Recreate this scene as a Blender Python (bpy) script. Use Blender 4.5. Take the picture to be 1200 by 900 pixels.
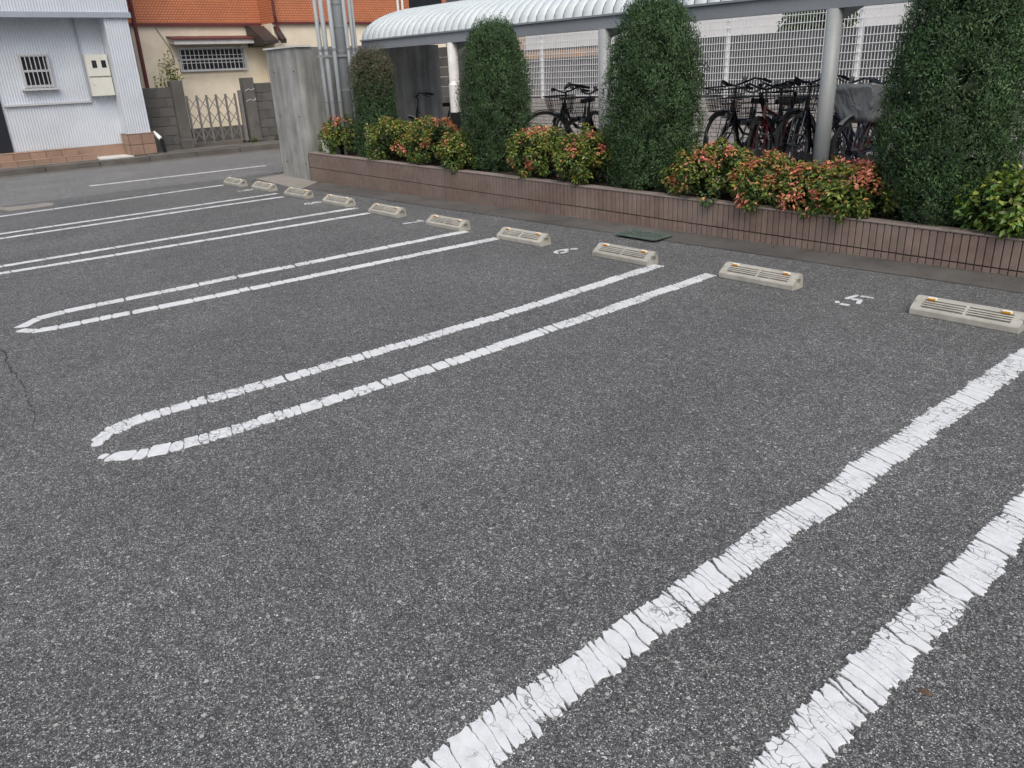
import bpy, math, random
import numpy as np
from mathutils import Vector, Matrix, noise as mnoise
random.seed(7); rng = np.random.default_rng(7)
for o in list(bpy.data.objects): bpy.data.objects.remove(o)
SC = bpy.context.scene
COL = SC.collection
R = math.radians

# ------------------------------------------------------------------ camera
CAMH = 1.5; F = 914.53; YAW = 0.867398; PIT = 0.383748; ROL = -0.045952
fw = Vector((-math.sin(YAW)*math.cos(PIT), math.cos(YAW)*math.cos(PIT), -math.sin(PIT)))
r0 = Vector((math.cos(YAW), math.sin(YAW), 0)); u0 = r0.cross(fw)
rt = math.cos(ROL)*r0 + math.sin(ROL)*u0; up = -math.sin(ROL)*r0 + math.cos(ROL)*u0
cam = bpy.data.cameras.new('camera'); camo = bpy.data.objects.new('camera', cam); COL.objects.link(camo)
m = Matrix((rt, up, -fw)).transposed().to_4x4(); m.translation = (0, 0, CAMH); camo.matrix_world = m
cam.sensor_width = 36; cam.lens = 36*F/1200; cam.clip_start = 0.05; cam.clip_end = 2000
SC.camera = camo
# ------------------------------------------------------------------ world, sun, exposure (bright overcast)
SUN_EL, SUN_AZ = 54, 124          # azimuth of the sun measured from +Y towards +X
w = bpy.data.worlds.new('World'); SC.world = w; w.use_nodes = True
nt = w.node_tree; bg = nt.nodes['Background']
sky = nt.nodes.new('ShaderNodeTexSky'); sky.sky_type = 'NISHITA'; sky.sun_disc = False
sky.sun_elevation = R(SUN_EL); sky.sun_rotation = R(SUN_AZ); sky.air_density = 1.0; sky.dust_density = 5.5; sky.ozone_density = 0.6
nt.links.new(sky.outputs[0], bg.inputs[0]); bg.inputs[1].default_value = 0.15
sl = bpy.data.lights.new('sun', 'SUN'); sl.energy = 1.3; sl.angle = R(50); sl.color = (0.95, 1.0, 1.0)
slo = bpy.data.objects.new('sun', sl); COL.objects.link(slo)
sd = Vector((math.sin(R(SUN_AZ))*math.cos(R(SUN_EL)), math.cos(R(SUN_AZ))*math.cos(R(SUN_EL)), math.sin(R(SUN_EL))))
slo.rotation_euler = sd.to_track_quat('Z', 'Y').to_euler(); slo.location = (0, 0, 20)
SC.view_settings.view_transform = 'Standard'; SC.view_settings.look = 'None'
SC.view_settings.gamma = 1; SC.view_settings.exposure = 0.05; SC.view_settings.use_curve_mapping = False
SC.render.engine = 'CYCLES'

def at(px, py, ax, val):
    """pixel of the photograph -> world point on the plane axis=val"""
    d = fw + rt*((px-600)/F) - up*((py-450)/F)
    t = (val - (0, 0, CAMH)[ax])/d[ax]
    return d*t + Vector((0, 0, CAMH))

# ------------------------------------------------------------------ materials
def newmat(name):
    m = bpy.data.materials.new(name); m.use_nodes = True
    nt = m.node_tree; return m, nt, nt.nodes['Principled BSDF'], nt.nodes.new('ShaderNodeTexCoord')
def N(nt, t, **kw):
    n = nt.nodes.new(t)
    for k, v in kw.items():
        if k in n.inputs.keys() if hasattr(n.inputs, 'keys') else False: n.inputs[k].default_value = v
        else: setattr(n, k, v)
    return n
def ramp(nt, src, stops):
    r = nt.nodes.new('ShaderNodeValToRGB'); e = r.color_ramp.elements
    while len(e) < len(stops): e.new(0.5)
    for i, (p, c) in enumerate(stops):
        e[i].position = p; e[i].color = (c, c, c, 1) if not isinstance(c, tuple) else (*c, 1)
    nt.links.new(src, r.inputs[0]); return r.outputs[0]
def mult(nt, a, b, fac=1.0, mode='MULTIPLY'):
    x = nt.nodes.new('ShaderNodeMix'); x.data_type = 'RGBA'; x.blend_type = mode; x.inputs[0].default_value = fac
    for s, i in ((a, 6), (b, 7)):
        if isinstance(s, tuple): x.inputs[i].default_value = (*s, 1)
        else: nt.links.new(s, x.inputs[i])
    return x.outputs[2]
def mapping(nt, src, scale):
    mp = nt.nodes.new('ShaderNodeMapping'); mp.inputs['Scale'].default_value = scale; nt.links.new(src, mp.inputs[0]); return mp.outputs[0]
def noise(nt, src, scale, detail=4, rough=0.6):
    n = nt.nodes.new('ShaderNodeTexNoise'); n.inputs['Scale'].default_value = scale; n.inputs['Detail'].default_value = detail
    n.inputs['Roughness'].default_value = rough; nt.links.new(src, n.inputs['Vector']); return n.outputs[0]
def bump(nt, p, h, s, d=0.01):
    b = nt.nodes.new('ShaderNodeBump'); b.inputs['Strength'].default_value = s; b.inputs['Distance'].default_value = d
    nt.links.new(h, b.inputs['Height']); nt.links.new(b.outputs[0], p.inputs['Normal'])
def world_vec(nt):
    return nt.nodes.new('ShaderNodeNewGeometry').outputs['Position']
def surf(name, c, rough=0.7, sc=6, var=0.2, stretch=(1, 1, 1), fine=60, bmp=0.15, metal=0.0, dirt=None, dsc=1.5, objvar=0.0):
    """mottled paint / stone / metal: large blotches, fine grain, optional dirt colour"""
    m, nt, p, tc = newmat(name)
    v = mapping(nt, world_vec(nt), stretch)
    n1 = noise(nt, v, sc, 5); n2 = noise(nt, v, fine, 3)
    col = mult(nt, c, ramp(nt, n1, [(0.3, 1-var), (0.7, 1+var*0.6)]))
    col = mult(nt, col, ramp(nt, n2, [(0.3, 1-var*0.7), (0.7, 1+var*0.4)]))
    if dirt:
        dn = noise(nt, v, dsc, 6, 0.7); x = nt.nodes.new('ShaderNodeMix'); x.data_type = 'RGBA'
        nt.links.new(ramp(nt, dn, [(0.45, 0.0), (0.72, 0.85)]), x.inputs[0]); nt.links.new(col, x.inputs[6]); x.inputs[7].default_value = (*dirt, 1); col = x.outputs[2]
    if objvar:
        oi = nt.nodes.new('ShaderNodeObjectInfo'); col = mult(nt, col, ramp(nt, oi.outputs['Random'], [(0, 1-objvar), (1, 1+objvar*0.7)]))
    nt.links.new(col, p.inputs['Base Color']); p.inputs['Roughness'].default_value = rough; p.inputs['Metallic'].default_value = metal
    if bmp: bump(nt, p, n2, bmp, 0.004)
    return m
M = {}
def asphalt(name, k, tint=(1, 1, 1), blotch=0.14):
    m, nt, p, tc = newmat(name); v = world_vec(nt)
    vo = nt.nodes.new('ShaderNodeTexVoronoi'); vo.inputs['Scale'].default_value = 320; nt.links.new(v, vo.inputs['Vector'])
    vb = nt.nodes.new('ShaderNodeTexVoronoi'); vb.inputs['Scale'].default_value = 165; nt.links.new(v, vb.inputs['Vector'])
    s1 = nt.nodes.new('ShaderNodeSeparateColor'); nt.links.new(vo.outputs['Color'], s1.inputs[0])
    s2 = nt.nodes.new('ShaderNodeSeparateColor'); nt.links.new(vb.outputs['Color'], s2.inputs[0])
    col = ramp(nt, s1.outputs[0], [(0, 0.022*k), (0.35, 0.056*k), (0.70, 0.098*k), (0.86, 0.165*k), (0.95, 0.29*k), (1, 0.48*k)])
    col = mult(nt, col, ramp(nt, s2.outputs[0], [(0, 0.60), (0.6, 0.98), (0.9, 1.25), (1, 1.7)]))
    vc = nt.nodes.new('ShaderNodeTexVoronoi'); vc.inputs['Scale'].default_value = 78; nt.links.new(v, vc.inputs['Vector'])
    s3 = nt.nodes.new('ShaderNodeSeparateColor'); nt.links.new(vc.outputs['Color'], s3.inputs[0])
    col = mult(nt, col, ramp(nt, s3.outputs[0], [(0, 0.78), (0.5, 1.0), (0.93, 1.2)]))
    vd = nt.nodes.new('ShaderNodeTexVoronoi'); vd.inputs['Scale'].default_value = 60; vd.inputs['Randomness'].default_value = 1; nt.links.new(v, vd.inputs['Vector'])
    s4 = nt.nodes.new('ShaderNodeSeparateColor'); nt.links.new(vd.outputs['Color'], s4.inputs[0])
    st_ = mult(nt, ramp(nt, s4.outputs[2], [(0.972, 0.0), (0.976, 1.0)]), ramp(nt, vd.outputs['Distance'], [(0.30, 1.0), (0.42, 0.0)]))
    xs_ = nt.nodes.new('ShaderNodeMix'); xs_.data_type = 'RGBA'; nt.links.new(st_, xs_.inputs[0]); nt.links.new(col, xs_.inputs[6]); nt.links.new(mult(nt, (0.34, 0.33, 0.31), ramp(nt, s4.outputs[0], [(0, .45), (1, 1.3)])), xs_.inputs[7]); col = xs_.outputs[2]
    col = mult(nt, col, ramp(nt, noise(nt, v, 0.9, 6, 0.6), [(0.3, 1-blotch), (0.7, 1+blotch)]))
    col = mult(nt, col, ramp(nt, noise(nt, v, 11, 4, 0.7), [(0.28, 0.80), (0.72, 1.16)]))
    col = mult(nt, col, ramp(nt, noise(nt, mapping(nt, v, (0.9, 0.25, 1)), 2.2, 5, 0.65), [(0.3, 0.92), (0.7, 1.08)]))
    # oil and tyre stains with their own shapes
    ol = ramp(nt, noise(nt, mapping(nt, v, (1.0, 0.6, 1)), 1.7, 5, 0.75), [(0.30, 0.70), (0.40, 1.0)]); col = mult(nt, col, ol, 0.8)
    du = ramp(nt, noise(nt, mapping(nt, v, (0.5, 0.3, 1)), 1.3, 6, 0.7), [(0.56, 1.0), (0.75, 1.28)]); col = mult(nt, col, du)
    col = mult(nt, col, tint)
    nt.links.new(col, p.inputs['Base Color']); p.inputs['Roughness'].default_value = 0.8
    mx = nt.nodes.new('ShaderNodeMath'); mx.operation = 'ADD'; nt.links.new(vo.outputs['Distance'], mx.inputs[0]); nt.links.new(s2.outputs[1], mx.inputs[1])
    bump(nt, p, mx.outputs[0], 0.55, 0.004); return m
M['asphalt'] = asphalt('asphalt', 1.22, (0.975, 1.0, 0.995))
M['road'] = asphalt('road_asphalt', 1.75, (0.98, 1.0, 1.0), 0.08)
def paintmat():
    m, nt, p, tc = newmat('road_paint'); v = world_vec(nt)
    n1 = noise(nt, v, 25, 5); n2 = noise(nt, v, 300, 2)
    nv = nt.nodes.new('ShaderNodeTexNoise'); nv.inputs['Scale'].default_value = 20; nt.links.new(v, nv.inputs['Vector'])
    vv = mult(nt, v, nv.outputs['Color'], 0.03, 'LINEAR_LIGHT')
    vo = nt.nodes.new('ShaderNodeTexVoronoi'); vo.feature = 'DISTANCE_TO_EDGE'; vo.inputs['Scale'].default_value = 26; nt.links.new(mapping(nt, vv, (0.8, 1.3, 1)), vo.inputs['Vector'])
    crack = ramp(nt, vo.outputs['Distance'], [(0.012, 0.0), (0.05, 1.0)])
    gate = ramp(nt, noise(nt, v, 3.2, 3), [(0.46, 1.0), (0.56, 0.0)])
    cr = mult(nt, crack, gate, 1.0, 'ADD'); cr = ramp(nt, cr, [(0, 0.16), (1, 1)])
    col = mult(nt, (0.68, 0.70, 0.71), ramp(nt, n1, [(0.3, 0.84), (0.65, 1.0)]))
    col = mult(nt, col, ramp(nt, n2, [(0.25, 0.8), (0.45, 1.0)]))
    spk = nt.nodes.new('ShaderNodeTexVoronoi'); spk.inputs['Scale'].default_value = 55; nt.links.new(v, spk.inputs['Vector'])
    col = mult(nt, col, ramp(nt, spk.outputs['Distance'], [(0.06, 0.35), (0.10, 1.0)]))
    col = mult(nt, col, cr)
    nt.links.new(col, p.inputs['Base Color']); p.inputs['Roughness'].default_value = 0.65; bump(nt, p, n2, 0.25, 0.002); return m
M['paint'] = paintmat()
M['gutter'] = surf('gutter_concrete', (0.082, 0.077, 0.071), 0.9, 1.8, 0.35, fine=120, bmp=0.5, dirt=(0.13, 0.122, 0.11), dsc=1.3)
M['pale_slab'] = surf('pale_slab_concrete', (0.30, 0.28, 0.25), 0.9, 3, 0.25, fine=90, bmp=0.3, dirt=(0.13, 0.12, 0.11), dsc=3)
M['stop'] = surf('wheel_stop_concrete', (0.40, 0.39, 0.345), 0.9, 10, 0.16, fine=150, bmp=0.35, dirt=(0.27, 0.26, 0.225), dsc=7, objvar=0.08)
M['amber'] = surf('amber_reflector', (0.62, 0.27, 0.02), 0.25, 200, 0.3, fine=400, bmp=0)
M['refl_base'] = surf('reflector_base', (0.75, 0.72, 0.62), 0.5, 40, 0.1, bmp=0)
M['tile'] = surf('brown_tile', (0.215, 0.155, 0.13), 0.6, 14, 0.16, stretch=(1, 1, 1), fine=180, bmp=0.3, objvar=0.12, dirt=(0.26, 0.215, 0.185), dsc=2.3)
M['mortar'] = surf('dark_mortar', (0.07, 0.058, 0.052), 0.95, 20, 0.2)
M['coping'] = surf('coping_tile', (0.27, 0.225, 0.20), 0.7, 8, 0.2, fine=140, bmp=0.3, dirt=(0.14, 0.11, 0.095), dsc=4)
M['soil'] = surf('planting_soil', (0.055, 0.04, 0.028), 1.0, 12, 0.4, fine=90, bmp=0.8)
M['shelter_steel'] = surf('shelter_steel', (0.25, 0.275, 0.30), 0.45, 3, 0.08, fine=40, bmp=0.03)
M['post_steel'] = surf('post_steel', (0.29, 0.31, 0.315), 0.45, 3, 0.08, fine=40, bmp=0.03)
M['roof_panel'] = surf('roof_panel_steel', (0.56, 0.62, 0.635), 0.42, 2.5, 0.08, fine=30, bmp=0.02, dirt=(0.46, 0.52, 0.53), dsc=2.2)
M['roof_dark'] = surf('roof_seam', (0.13, 0.145, 0.15), 0.5, 3, 0.1, bmp=0)
def concrete_wall():
    m, nt, p, tc = newmat('streaked_concrete'); v = world_vec(nt)
    s = noise(nt, mapping(nt, v, (3.2, 3.2, 0.28)), 1.6, 8, 0.7); b = noise(nt, v, 3, 5); f = noise(nt, v, 90, 3)
    col = mult(nt, (0.33, 0.335, 0.32), ramp(nt, s, [(0.30, 0.5), (0.5, 0.95), (0.70, 1.35)]))
    col = mult(nt, col, ramp(nt, b, [(0.3, 0.75), (0.7, 1.15)])); col = mult(nt, col, ramp(nt, f, [(0.3, 0.88), (0.7, 1.06)]))
    nt.links.new(col, p.inputs['Base Color']); p.inputs['Roughness'].default_value = 0.9; bump(nt, p, f, 0.2, 0.004); return m
M['concrete'] = concrete_wall()
M['white_cap'] = surf('white_cap', (0.62, 0.62, 0.6), 0.7, 6, 0.15)
M['galv'] = surf('galvanised_steel', (0.46, 0.50, 0.52), 0.5, 4, 0.12, stretch=(1, 1, 0.3), fine=30, bmp=0.03, metal=0.0)
M['band'] = surf('steel_band', (0.2, 0.21, 0.22), 0.5, 9, 0.1, bmp=0)
M['bark'] = surf('bark', (0.11, 0.075, 0.05), 0.95, 12, 0.3, stretch=(1, 1, 0.3), fine=70, bmp=0.7)
def leafmat(name, trans=0.25, rough=0.5):
    m, nt, p, tc = newmat(name)
    a = nt.nodes.new('ShaderNodeAttribute'); a.attribute_name = 'Col'
    nt.links.new(a.outputs['Color'], p.inputs['Base Color']); p.inputs['Roughness'].default_value = rough
    tr = nt.nodes.new('ShaderNodeBsdfTranslucent'); nt.links.new(a.outputs['Color'], tr.inputs[0])
    mx = nt.nodes.new('ShaderNodeMixShader'); mx.inputs[0].default_value = trans
    nt.links.new(p.outputs[0], mx.inputs[1]); nt.links.new(tr.outputs[0], mx.inputs[2])
    nt.links.new(mx.outputs[0], nt.nodes['Material Output'].inputs[0]); return m
M['leaf'] = leafmat('leaf', 0.22, 0.42); M['needle'] = leafmat('needle', 0.12, 0.6)
M['black'] = surf('black_enamel', (0.012, 0.012, 0.014), 0.35, 8, 0.2, bmp=0)
M['rubber'] = surf('rubber', (0.018, 0.018, 0.019), 0.8, 30, 0.25, bmp=0.1)
M['chrome'] = surf('dull_chrome', (0.26, 0.27, 0.28), 0.3, 20, 0.15, bmp=0, metal=0.8)
M['purple'] = surf('purple_enamel', (0.06, 0.025, 0.10), 0.35, 8, 0.2, bmp=0)
M['red'] = surf('red_enamel', (0.17, 0.014, 0.02), 0.35, 8, 0.2, bmp=0)
M['navy'] = surf('navy_enamel', (0.014, 0.018, 0.035), 0.35, 8, 0.2, bmp=0)
M['silver'] = surf('silver_enamel', (0.32, 0.33, 0.35), 0.35, 8, 0.1, bmp=0, metal=0.3)
M['cover'] = surf('grey_vinyl', (0.27, 0.285, 0.29), 0.33, 7, 0.12, fine=40, bmp=0.05)
def vinyl():
    m, nt, p, tc = newmat('grey_vinyl'); v = tc.outputs['Object']
    n = nt.nodes.new('ShaderNodeTexNoise'); n.inputs['Scale'].default_value = 5; n.inputs['Detail'].default_value = 2; n.inputs['Distortion'].default_value = 0.9; nt.links.new(mapping(nt, v, (1.6, 1.6, .8)), n.inputs['Vector'])
    nt.links.new(mult(nt, (0.44, 0.46, 0.465), ramp(nt, n.outputs[0], [(0.3, .85), (0.7, 1.15)])), p.inputs['Base Color']); p.inputs['Roughness'].default_value = .36
    bump(nt, p, n.outputs[0], 0.8, .07); return m
M['cover'] = vinyl()
M['rack'] = surf('rack_steel', (0.055, 0.058, 0.062), 0.5, 9, 0.2, bmp=0.05)
M['fence_white'] = surf('white_coated_wire', (0.86, 0.88, 0.88), 0.5, 6, 0.05, bmp=0)
M['pale_brick'] = surf('pale_brick', (0.47, 0.45, 0.43), 0.8, 9, 0.12, fine=90, bmp=0.2, objvar=0.1)
M['pale_mortar'] = surf('grey_mortar', (0.20, 0.19, 0.18), 0.9, 9, 0.15)
M['slate_panel'] = surf('slate_grey_panel', (0.085, 0.088, 0.092), 0.6, 3, 0.15, bmp=0.05, objvar=0.08)
M['tan_board'] = surf('tan_board', (0.42, 0.27, 0.15), 0.7, 5, 0.2, stretch=(0.3, 1, 1))
M['pale_plaster'] = surf('pale_plaster', (0.82, 0.82, 0.82), 0.9, 2, 0.08)
M['pink_plaster'] = surf('pinkish_plaster', (0.66, 0.61, 0.60), 0.9, 2, 0.1)
M['concrete_floor'] = surf('floor_concrete', (0.22, 0.215, 0.205), 0.9, 2, 0.2, fine=90, bmp=0.2)
M['paver'] = surf('brown_paver', (0.30, 0.20, 0.145), 0.7, 7, 0.12, fine=120, bmp=0.2, objvar=0.12)
M['kerb'] = surf('dirty_kerb', (0.15, 0.14, 0.125), 0.95, 5, 0.35, fine=80, bmp=0.5, dirt=(0.05, 0.045, 0.04), dsc=2.5)
M['block'] = surf('grey_block', (0.145, 0.14, 0.13), 0.95, 5, 0.35, fine=90, bmp=0.6, dirt=(0.07, 0.065, 0.06), dsc=2.5, objvar=0.2)
M['block_mortar'] = surf('block_mortar', (0.17, 0.165, 0.155), 0.95, 9, 0.2)
def ribbed(name, c, pitch, axis, depth=0.5, rough=0.5):
    m, nt, p, tc = newmat(name); v = world_vec(nt)
    wv = nt.nodes.new('ShaderNodeTexWave'); wv.bands_direction = axis; wv.wave_profile = 'SIN'
    wv.inputs['Scale'].default_value = 2*math.pi/pitch/20; wv.inputs['Distortion'].default_value = 0.0; nt.links.new(v, wv.inputs['Vector'])
    col = mult(nt, c, ramp(nt, noise(nt, v, 2, 4), [(0.3, 0.92), (0.7, 1.05)]))
    nt.links.new(col, p.inputs['Base Color']); p.inputs['Roughness'].default_value = rough
    bump(nt, p, wv.outputs[1], depth, 0.02); return m
M['grey_siding'] = ribbed('grey_ribbed_siding', (0.58, 0.625, 0.69), 0.052, 'Y', 0.5)
M['grey_siding_x'] = ribbed('grey_ribbed_siding_return', (0.40, 0.44, 0.52), 0.045, 'X')
M['grey_trim'] = surf('grey_trim', (0.33, 0.37, 0.43), 0.5, 4, 0.08, bmp=0)
M['alu'] = surf('aluminium', (0.55, 0.56, 0.58), 0.4, 6, 0.06, bmp=0, metal=0.2)
M['glass_dark'] = surf('dark_glass', (0.02, 0.024, 0.03), 0.12, 3, 0.2, bmp=0)
M['door_dark'] = surf('dark_navy_door', (0.012, 0.014, 0.022), 0.4, 4, 0.1, bmp=0)
M['meter'] = surf('cream_meter_box', (0.66, 0.66, 0.60), 0.5, 4, 0.06, bmp=0)
M['cream'] = surf('cream_render', (0.84, 0.76, 0.60), 0.9, 1.5, 0.1, fine=70, bmp=0.3, dirt=(0.66, 0.56, 0.43), dsc=1.2)
def shingle(name, c):
    m, nt, p, tc = newmat(name); v = world_vec(nt)
    sx = nt.nodes.new('ShaderNodeSeparateXYZ'); nt.links.new(v, sx.inputs[0]); ad = nt.nodes.new('ShaderNodeMath'); nt.links.new(sx.outputs[0], ad.inputs[0]); nt.links.new(sx.outputs[1], ad.inputs[1])
    cb = nt.nodes.new('ShaderNodeCombineXYZ'); nt.links.new(ad.outputs[0], cb.inputs[0]); nt.links.new(sx.outputs[2], cb.inputs[1])
    br = nt.nodes.new('ShaderNodeTexBrick'); nt.links.new(cb.outputs[0], br.inputs[0]); br.inputs['Scale'].default_value = 1
    br.inputs['Brick Width'].default_value = 0.075; br.inputs['Row Height'].default_value = 0.055; br.inputs['Mortar Size'].default_value = 0.008
    br.inputs['Color1'].default_value = (*c, 1); br.inputs['Color2'].default_value = (c[0]*0.9, c[1]*0.88, c[2]*0.85, 1); br.inputs['Mortar'].default_value = (c[0]*0.5, c[1]*0.42, c[2]*0.4, 1)
    col = mult(nt, br.outputs[0], ramp(nt, noise(nt, v, 1.5, 4), [(0.3, 0.85), (0.7, 1.08)]))
    nt.links.new(col, p.inputs['Base Color']); p.inputs['Roughness'].default_value = 0.7; bump(nt, p, br.outputs['Fac'], -0.4, 0.01); return m
M['orange'] = shingle('orange_siding', (0.62, 0.235, 0.115))
M['darkred'] = surf('dark_red_metal', (0.13, 0.03, 0.03), 0.5, 6, 0.2, bmp=0)
M['brown_metal'] = surf('dark_brown_metal', (0.045, 0.035, 0.033), 0.5, 4, 0.2, bmp=0)
M['gate'] = surf('gate_steel', (0.20, 0.19, 0.18), 0.5, 8, 0.2, bmp=0)
M['tan_brick'] = shingle('tan_brick', (0.46, 0.32, 0.23))
M['white_plastic'] = surf('white_plastic', (0.78, 0.78, 0.76), 0.4, 5, 0.05, bmp=0)
M['grate'] = surf('green_grate', (0.12, 0.16, 0.14), 0.6, 20, 0.4, bmp=0.1)
M['ground'] = surf('bare_ground', (0.16, 0.155, 0.14), 0.95, 0.8, 0.2, fine=20)

# ------------------------------------------------------------------ mesh builder
class MB:
    def __init__(s): s.v = []; s.f = []
    def add(s, vs, fs):
        b = len(s.v); s.v += [tuple(v) for v in vs]; s.f += [tuple(i+b for i in f) for f in fs]; return s
    def box(s, x0, x1, y0, y1, z0, z1):
        return s.add([(x0,y0,z0),(x1,y0,z0),(x1,y1,z0),(x0,y1,z0),(x0,y0,z1),(x1,y0,z1),(x1,y1,z1),(x0,y1,z1)],
                     [(3,2,1,0),(4,5,6,7),(0,1,5,4),(1,2,6,5),(2,3,7,6),(3,0,4,7)])
    def cbox(s, x0, x1, y0, y1, z0, z1, c=0.004):
        """box with chamfered top/bottom/side edges (three stacked rings)"""
        def ring(d, z): 
            a, b, e, f = x0+d, x1-d, y0+d, y1-d
            return [(a+c,e,z),(b-c,e,z),(b,e+c,z),(b,f-c,z),(b-c,f,z),(a+c,f,z),(a,f-c,z),(a,e+c,z)]
        rs = [ring(c, z0), ring(0, z0+c), ring(0, z1-c), ring(c, z1)]
        vs = sum(rs, []); fs = [tuple(range(7, -1, -1)), tuple(range(24, 32))]
        for k in range(3):
            for i in range(8): fs.append((k*8+i, k*8+(i+1) % 8, k*8+8+(i+1) % 8, k*8+8+i))
        return s.add(vs, fs)
    def obox(s, p, q, wx, wz, upv=(0, 0, 1)):
        """bar of rectangular section between two points"""
        p = Vector(p); q = Vector(q); d = (q-p).normalized(); u = Vector(upv)
        if abs(d.dot(u)) > 0.98: u = Vector((1, 0, 0))
        a = d.cross(u).normalized()*wx/2; b = a.cross(d).normalized()*wz/2
        vs = [p-a-b, p+a-b, p+a+b, p-a+b, q-a-b, q+a-b, q+a+b, q-a+b]
        return s.add(vs, [(0,1,2,3),(7,6,5,4),(0,4,5,1),(1,5,6,2),(2,6,7,3),(3,7,4,0)])
    def tube(s, pts, r, n=8, closed=False, cap=True):
        pts = [Vector(p) for p in pts]; L = len(pts); rs = r if isinstance(r, (list, tuple)) else [r]*L
        vs = []; ref = None
        for i, p in enumerate(pts):
            if closed: d = pts[(i+1) % L]-pts[i-1]
            else: d = pts[min(i+1, L-1)]-pts[max(i-1, 0)]
            d.normalize()
            if ref is None:
                ref = Vector((0, 0, 1)) if abs(d.z) < 0.9 else Vector((1, 0, 0))
            a = d.cross(ref)
            if a.length < 1e-4: a = d.orthogonal()
            a.normalize(); b = a.cross(d).normalized(); ref = b
            for k in range(n):
                t = 2*math.pi*k/n; vs.append(p+a*math.cos(t)*rs[i]+b*math.sin(t)*rs[i])
        fs = []
        for i in range(L if closed else L-1):
            j = (i+1) % L
            for k in range(n): fs.append((i*n+k, i*n+(k+1) % n, j*n+(k+1) % n, j*n+k))
        if cap and not closed: fs += [tuple(range(n-1, -1, -1)), tuple(range((L-1)*n, L*n))]
        return s.add(vs, fs)
    def ring(s, c, rad, r, ax, n=28, m=8, sx=1.0):
        """torus about axis 'y' or 'z'"""
        pts = []
        for k in range(n):
            t = 2*math.pi*k/n
            pts.append((c[0]+rad*math.cos(t), c[1], c[2]+rad*math.sin(t)) if ax == 'y' else (c[0]+rad*math.cos(t), c[1]+rad*math.sin(t), c[2]))
        vs = []; fs = []
        for k in range(n):
            t = 2*math.pi*k/n; e = Vector((math.cos(t), 0, math.sin(t))) if ax == 'y' else Vector((math.cos(t), math.sin(t), 0))
            o = Vector((0, 1, 0)) if ax == 'y' else Vector((0, 0, 1))
            for j in range(m):
                q = 2*math.pi*j/m; vs.append(Vector(pts[k])+e*r*math.cos(q)+o*r*sx*math.sin(q))
        for k in range(n):
            for j in range(m): fs.append((k*m+j, k*m+(j+1) % m, ((k+1) % n)*m+(j+1) % m, ((k+1) % n)*m+j))
        return s.add(vs, fs)
    def prism(s, poly, z0, z1):
        n = len(poly); vs = [(x, y, z0) for x, y in poly]+[(x, y, z1) for x, y in poly]
        return s.add(vs, [tuple(range(n-1, -1, -1)), tuple(range(n, 2*n))]+[(i, (i+1) % n, n+(i+1) % n, n+i) for i in range(n)])
    def extr(s, prof, x0, x1, axis='x'):
        """extrude a (y,z) profile along x, or an (x,z) profile along y"""
        n = len(prof)
        P = (lambda a, t: (t, a[0], a[1])) if axis == 'x' else (lambda a, t: (a[0], t, a[1]))
        vs = [P(a, x0) for a in prof]+[P(a, x1) for a in prof]
        return s.add(vs, [tuple(range(n-1, -1, -1)), tuple(range(n, 2*n))]+[(i, (i+1) % n, n+(i+1) % n, n+i) for i in range(n)])
    def mesh(s, name, mat, smooth=False, off=None):
        me = bpy.data.meshes.new(name)
        vs = s.v if off is None else [(v[0]-off[0], v[1]-off[1], v[2]-off[2]) for v in s.v]
        me.from_pydata(vs, [], s.f); me.materials.append(M[mat] if isinstance(mat, str) else mat)
        me.update()
        if smooth: me.shade_smooth()
        return me
    def build(s, name, mat, parent=None, world=True, smooth=False):
        off = Vector((0, 0, 0)); q = parent
        while q is not None and world: off = off+q.location; q = q.parent
        return link(name, s.mesh(name, mat, smooth, off), parent)
def link(name, me, parent=None, loc=None):
    o = bpy.data.objects.new(name, me); COL.objects.link(o); o.parent = parent
    if loc is not None: o.location = loc
    return o
def tag(o, label=None, cat=None, group=None, kind=None):
    if label: o['label'] = label
    if cat: o['category'] = cat
    if group: o['group'] = group
    if kind: o['kind'] = kind
    return o
def thing(name, label, cat, loc=(0, 0, 0), rotz=0, group=None):
    o = bpy.data.objects.new(name, None); COL.objects.link(o); o.location = loc; o.rotation_euler = (0, 0, rotz); o.empty_display_size = 0.2
    return tag(o, label, cat, group)
def struct(name, mb, mat): return tag(mb.build(name, mat), kind='structure')
def B(*a): return MB().box(*a)
def copy_tree(o, parent=None):
    c = o.copy(); COL.objects.link(c); c.parent = parent
    for ch in o.children: copy_tree(ch, c)
    return c

# ================================================================== GROUND
struct('ground', MB().add([(-300,-300,-0.05),(300,-300,-0.05),(300,300,-0.05),(-300,300,-0.05)], [(0,1,2,3)]), 'ground')
LOTX = -13.25
struct('car_park', B(LOTX, 14, -14, 5.95, -0.04, 0.0), 'asphalt')
struct('road', B(-18.02, LOTX, -40, 60, -0.045, -0.004), 'road')
def ywall(x): return 5.845+0.0145*(x+11.5)
def zbase(x): return max(0.0, 0.04*(x+8)/6.3) if x > -8 else 0.0
def ztop(x): return 0.432-0.0146*(x+11.5)
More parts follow.
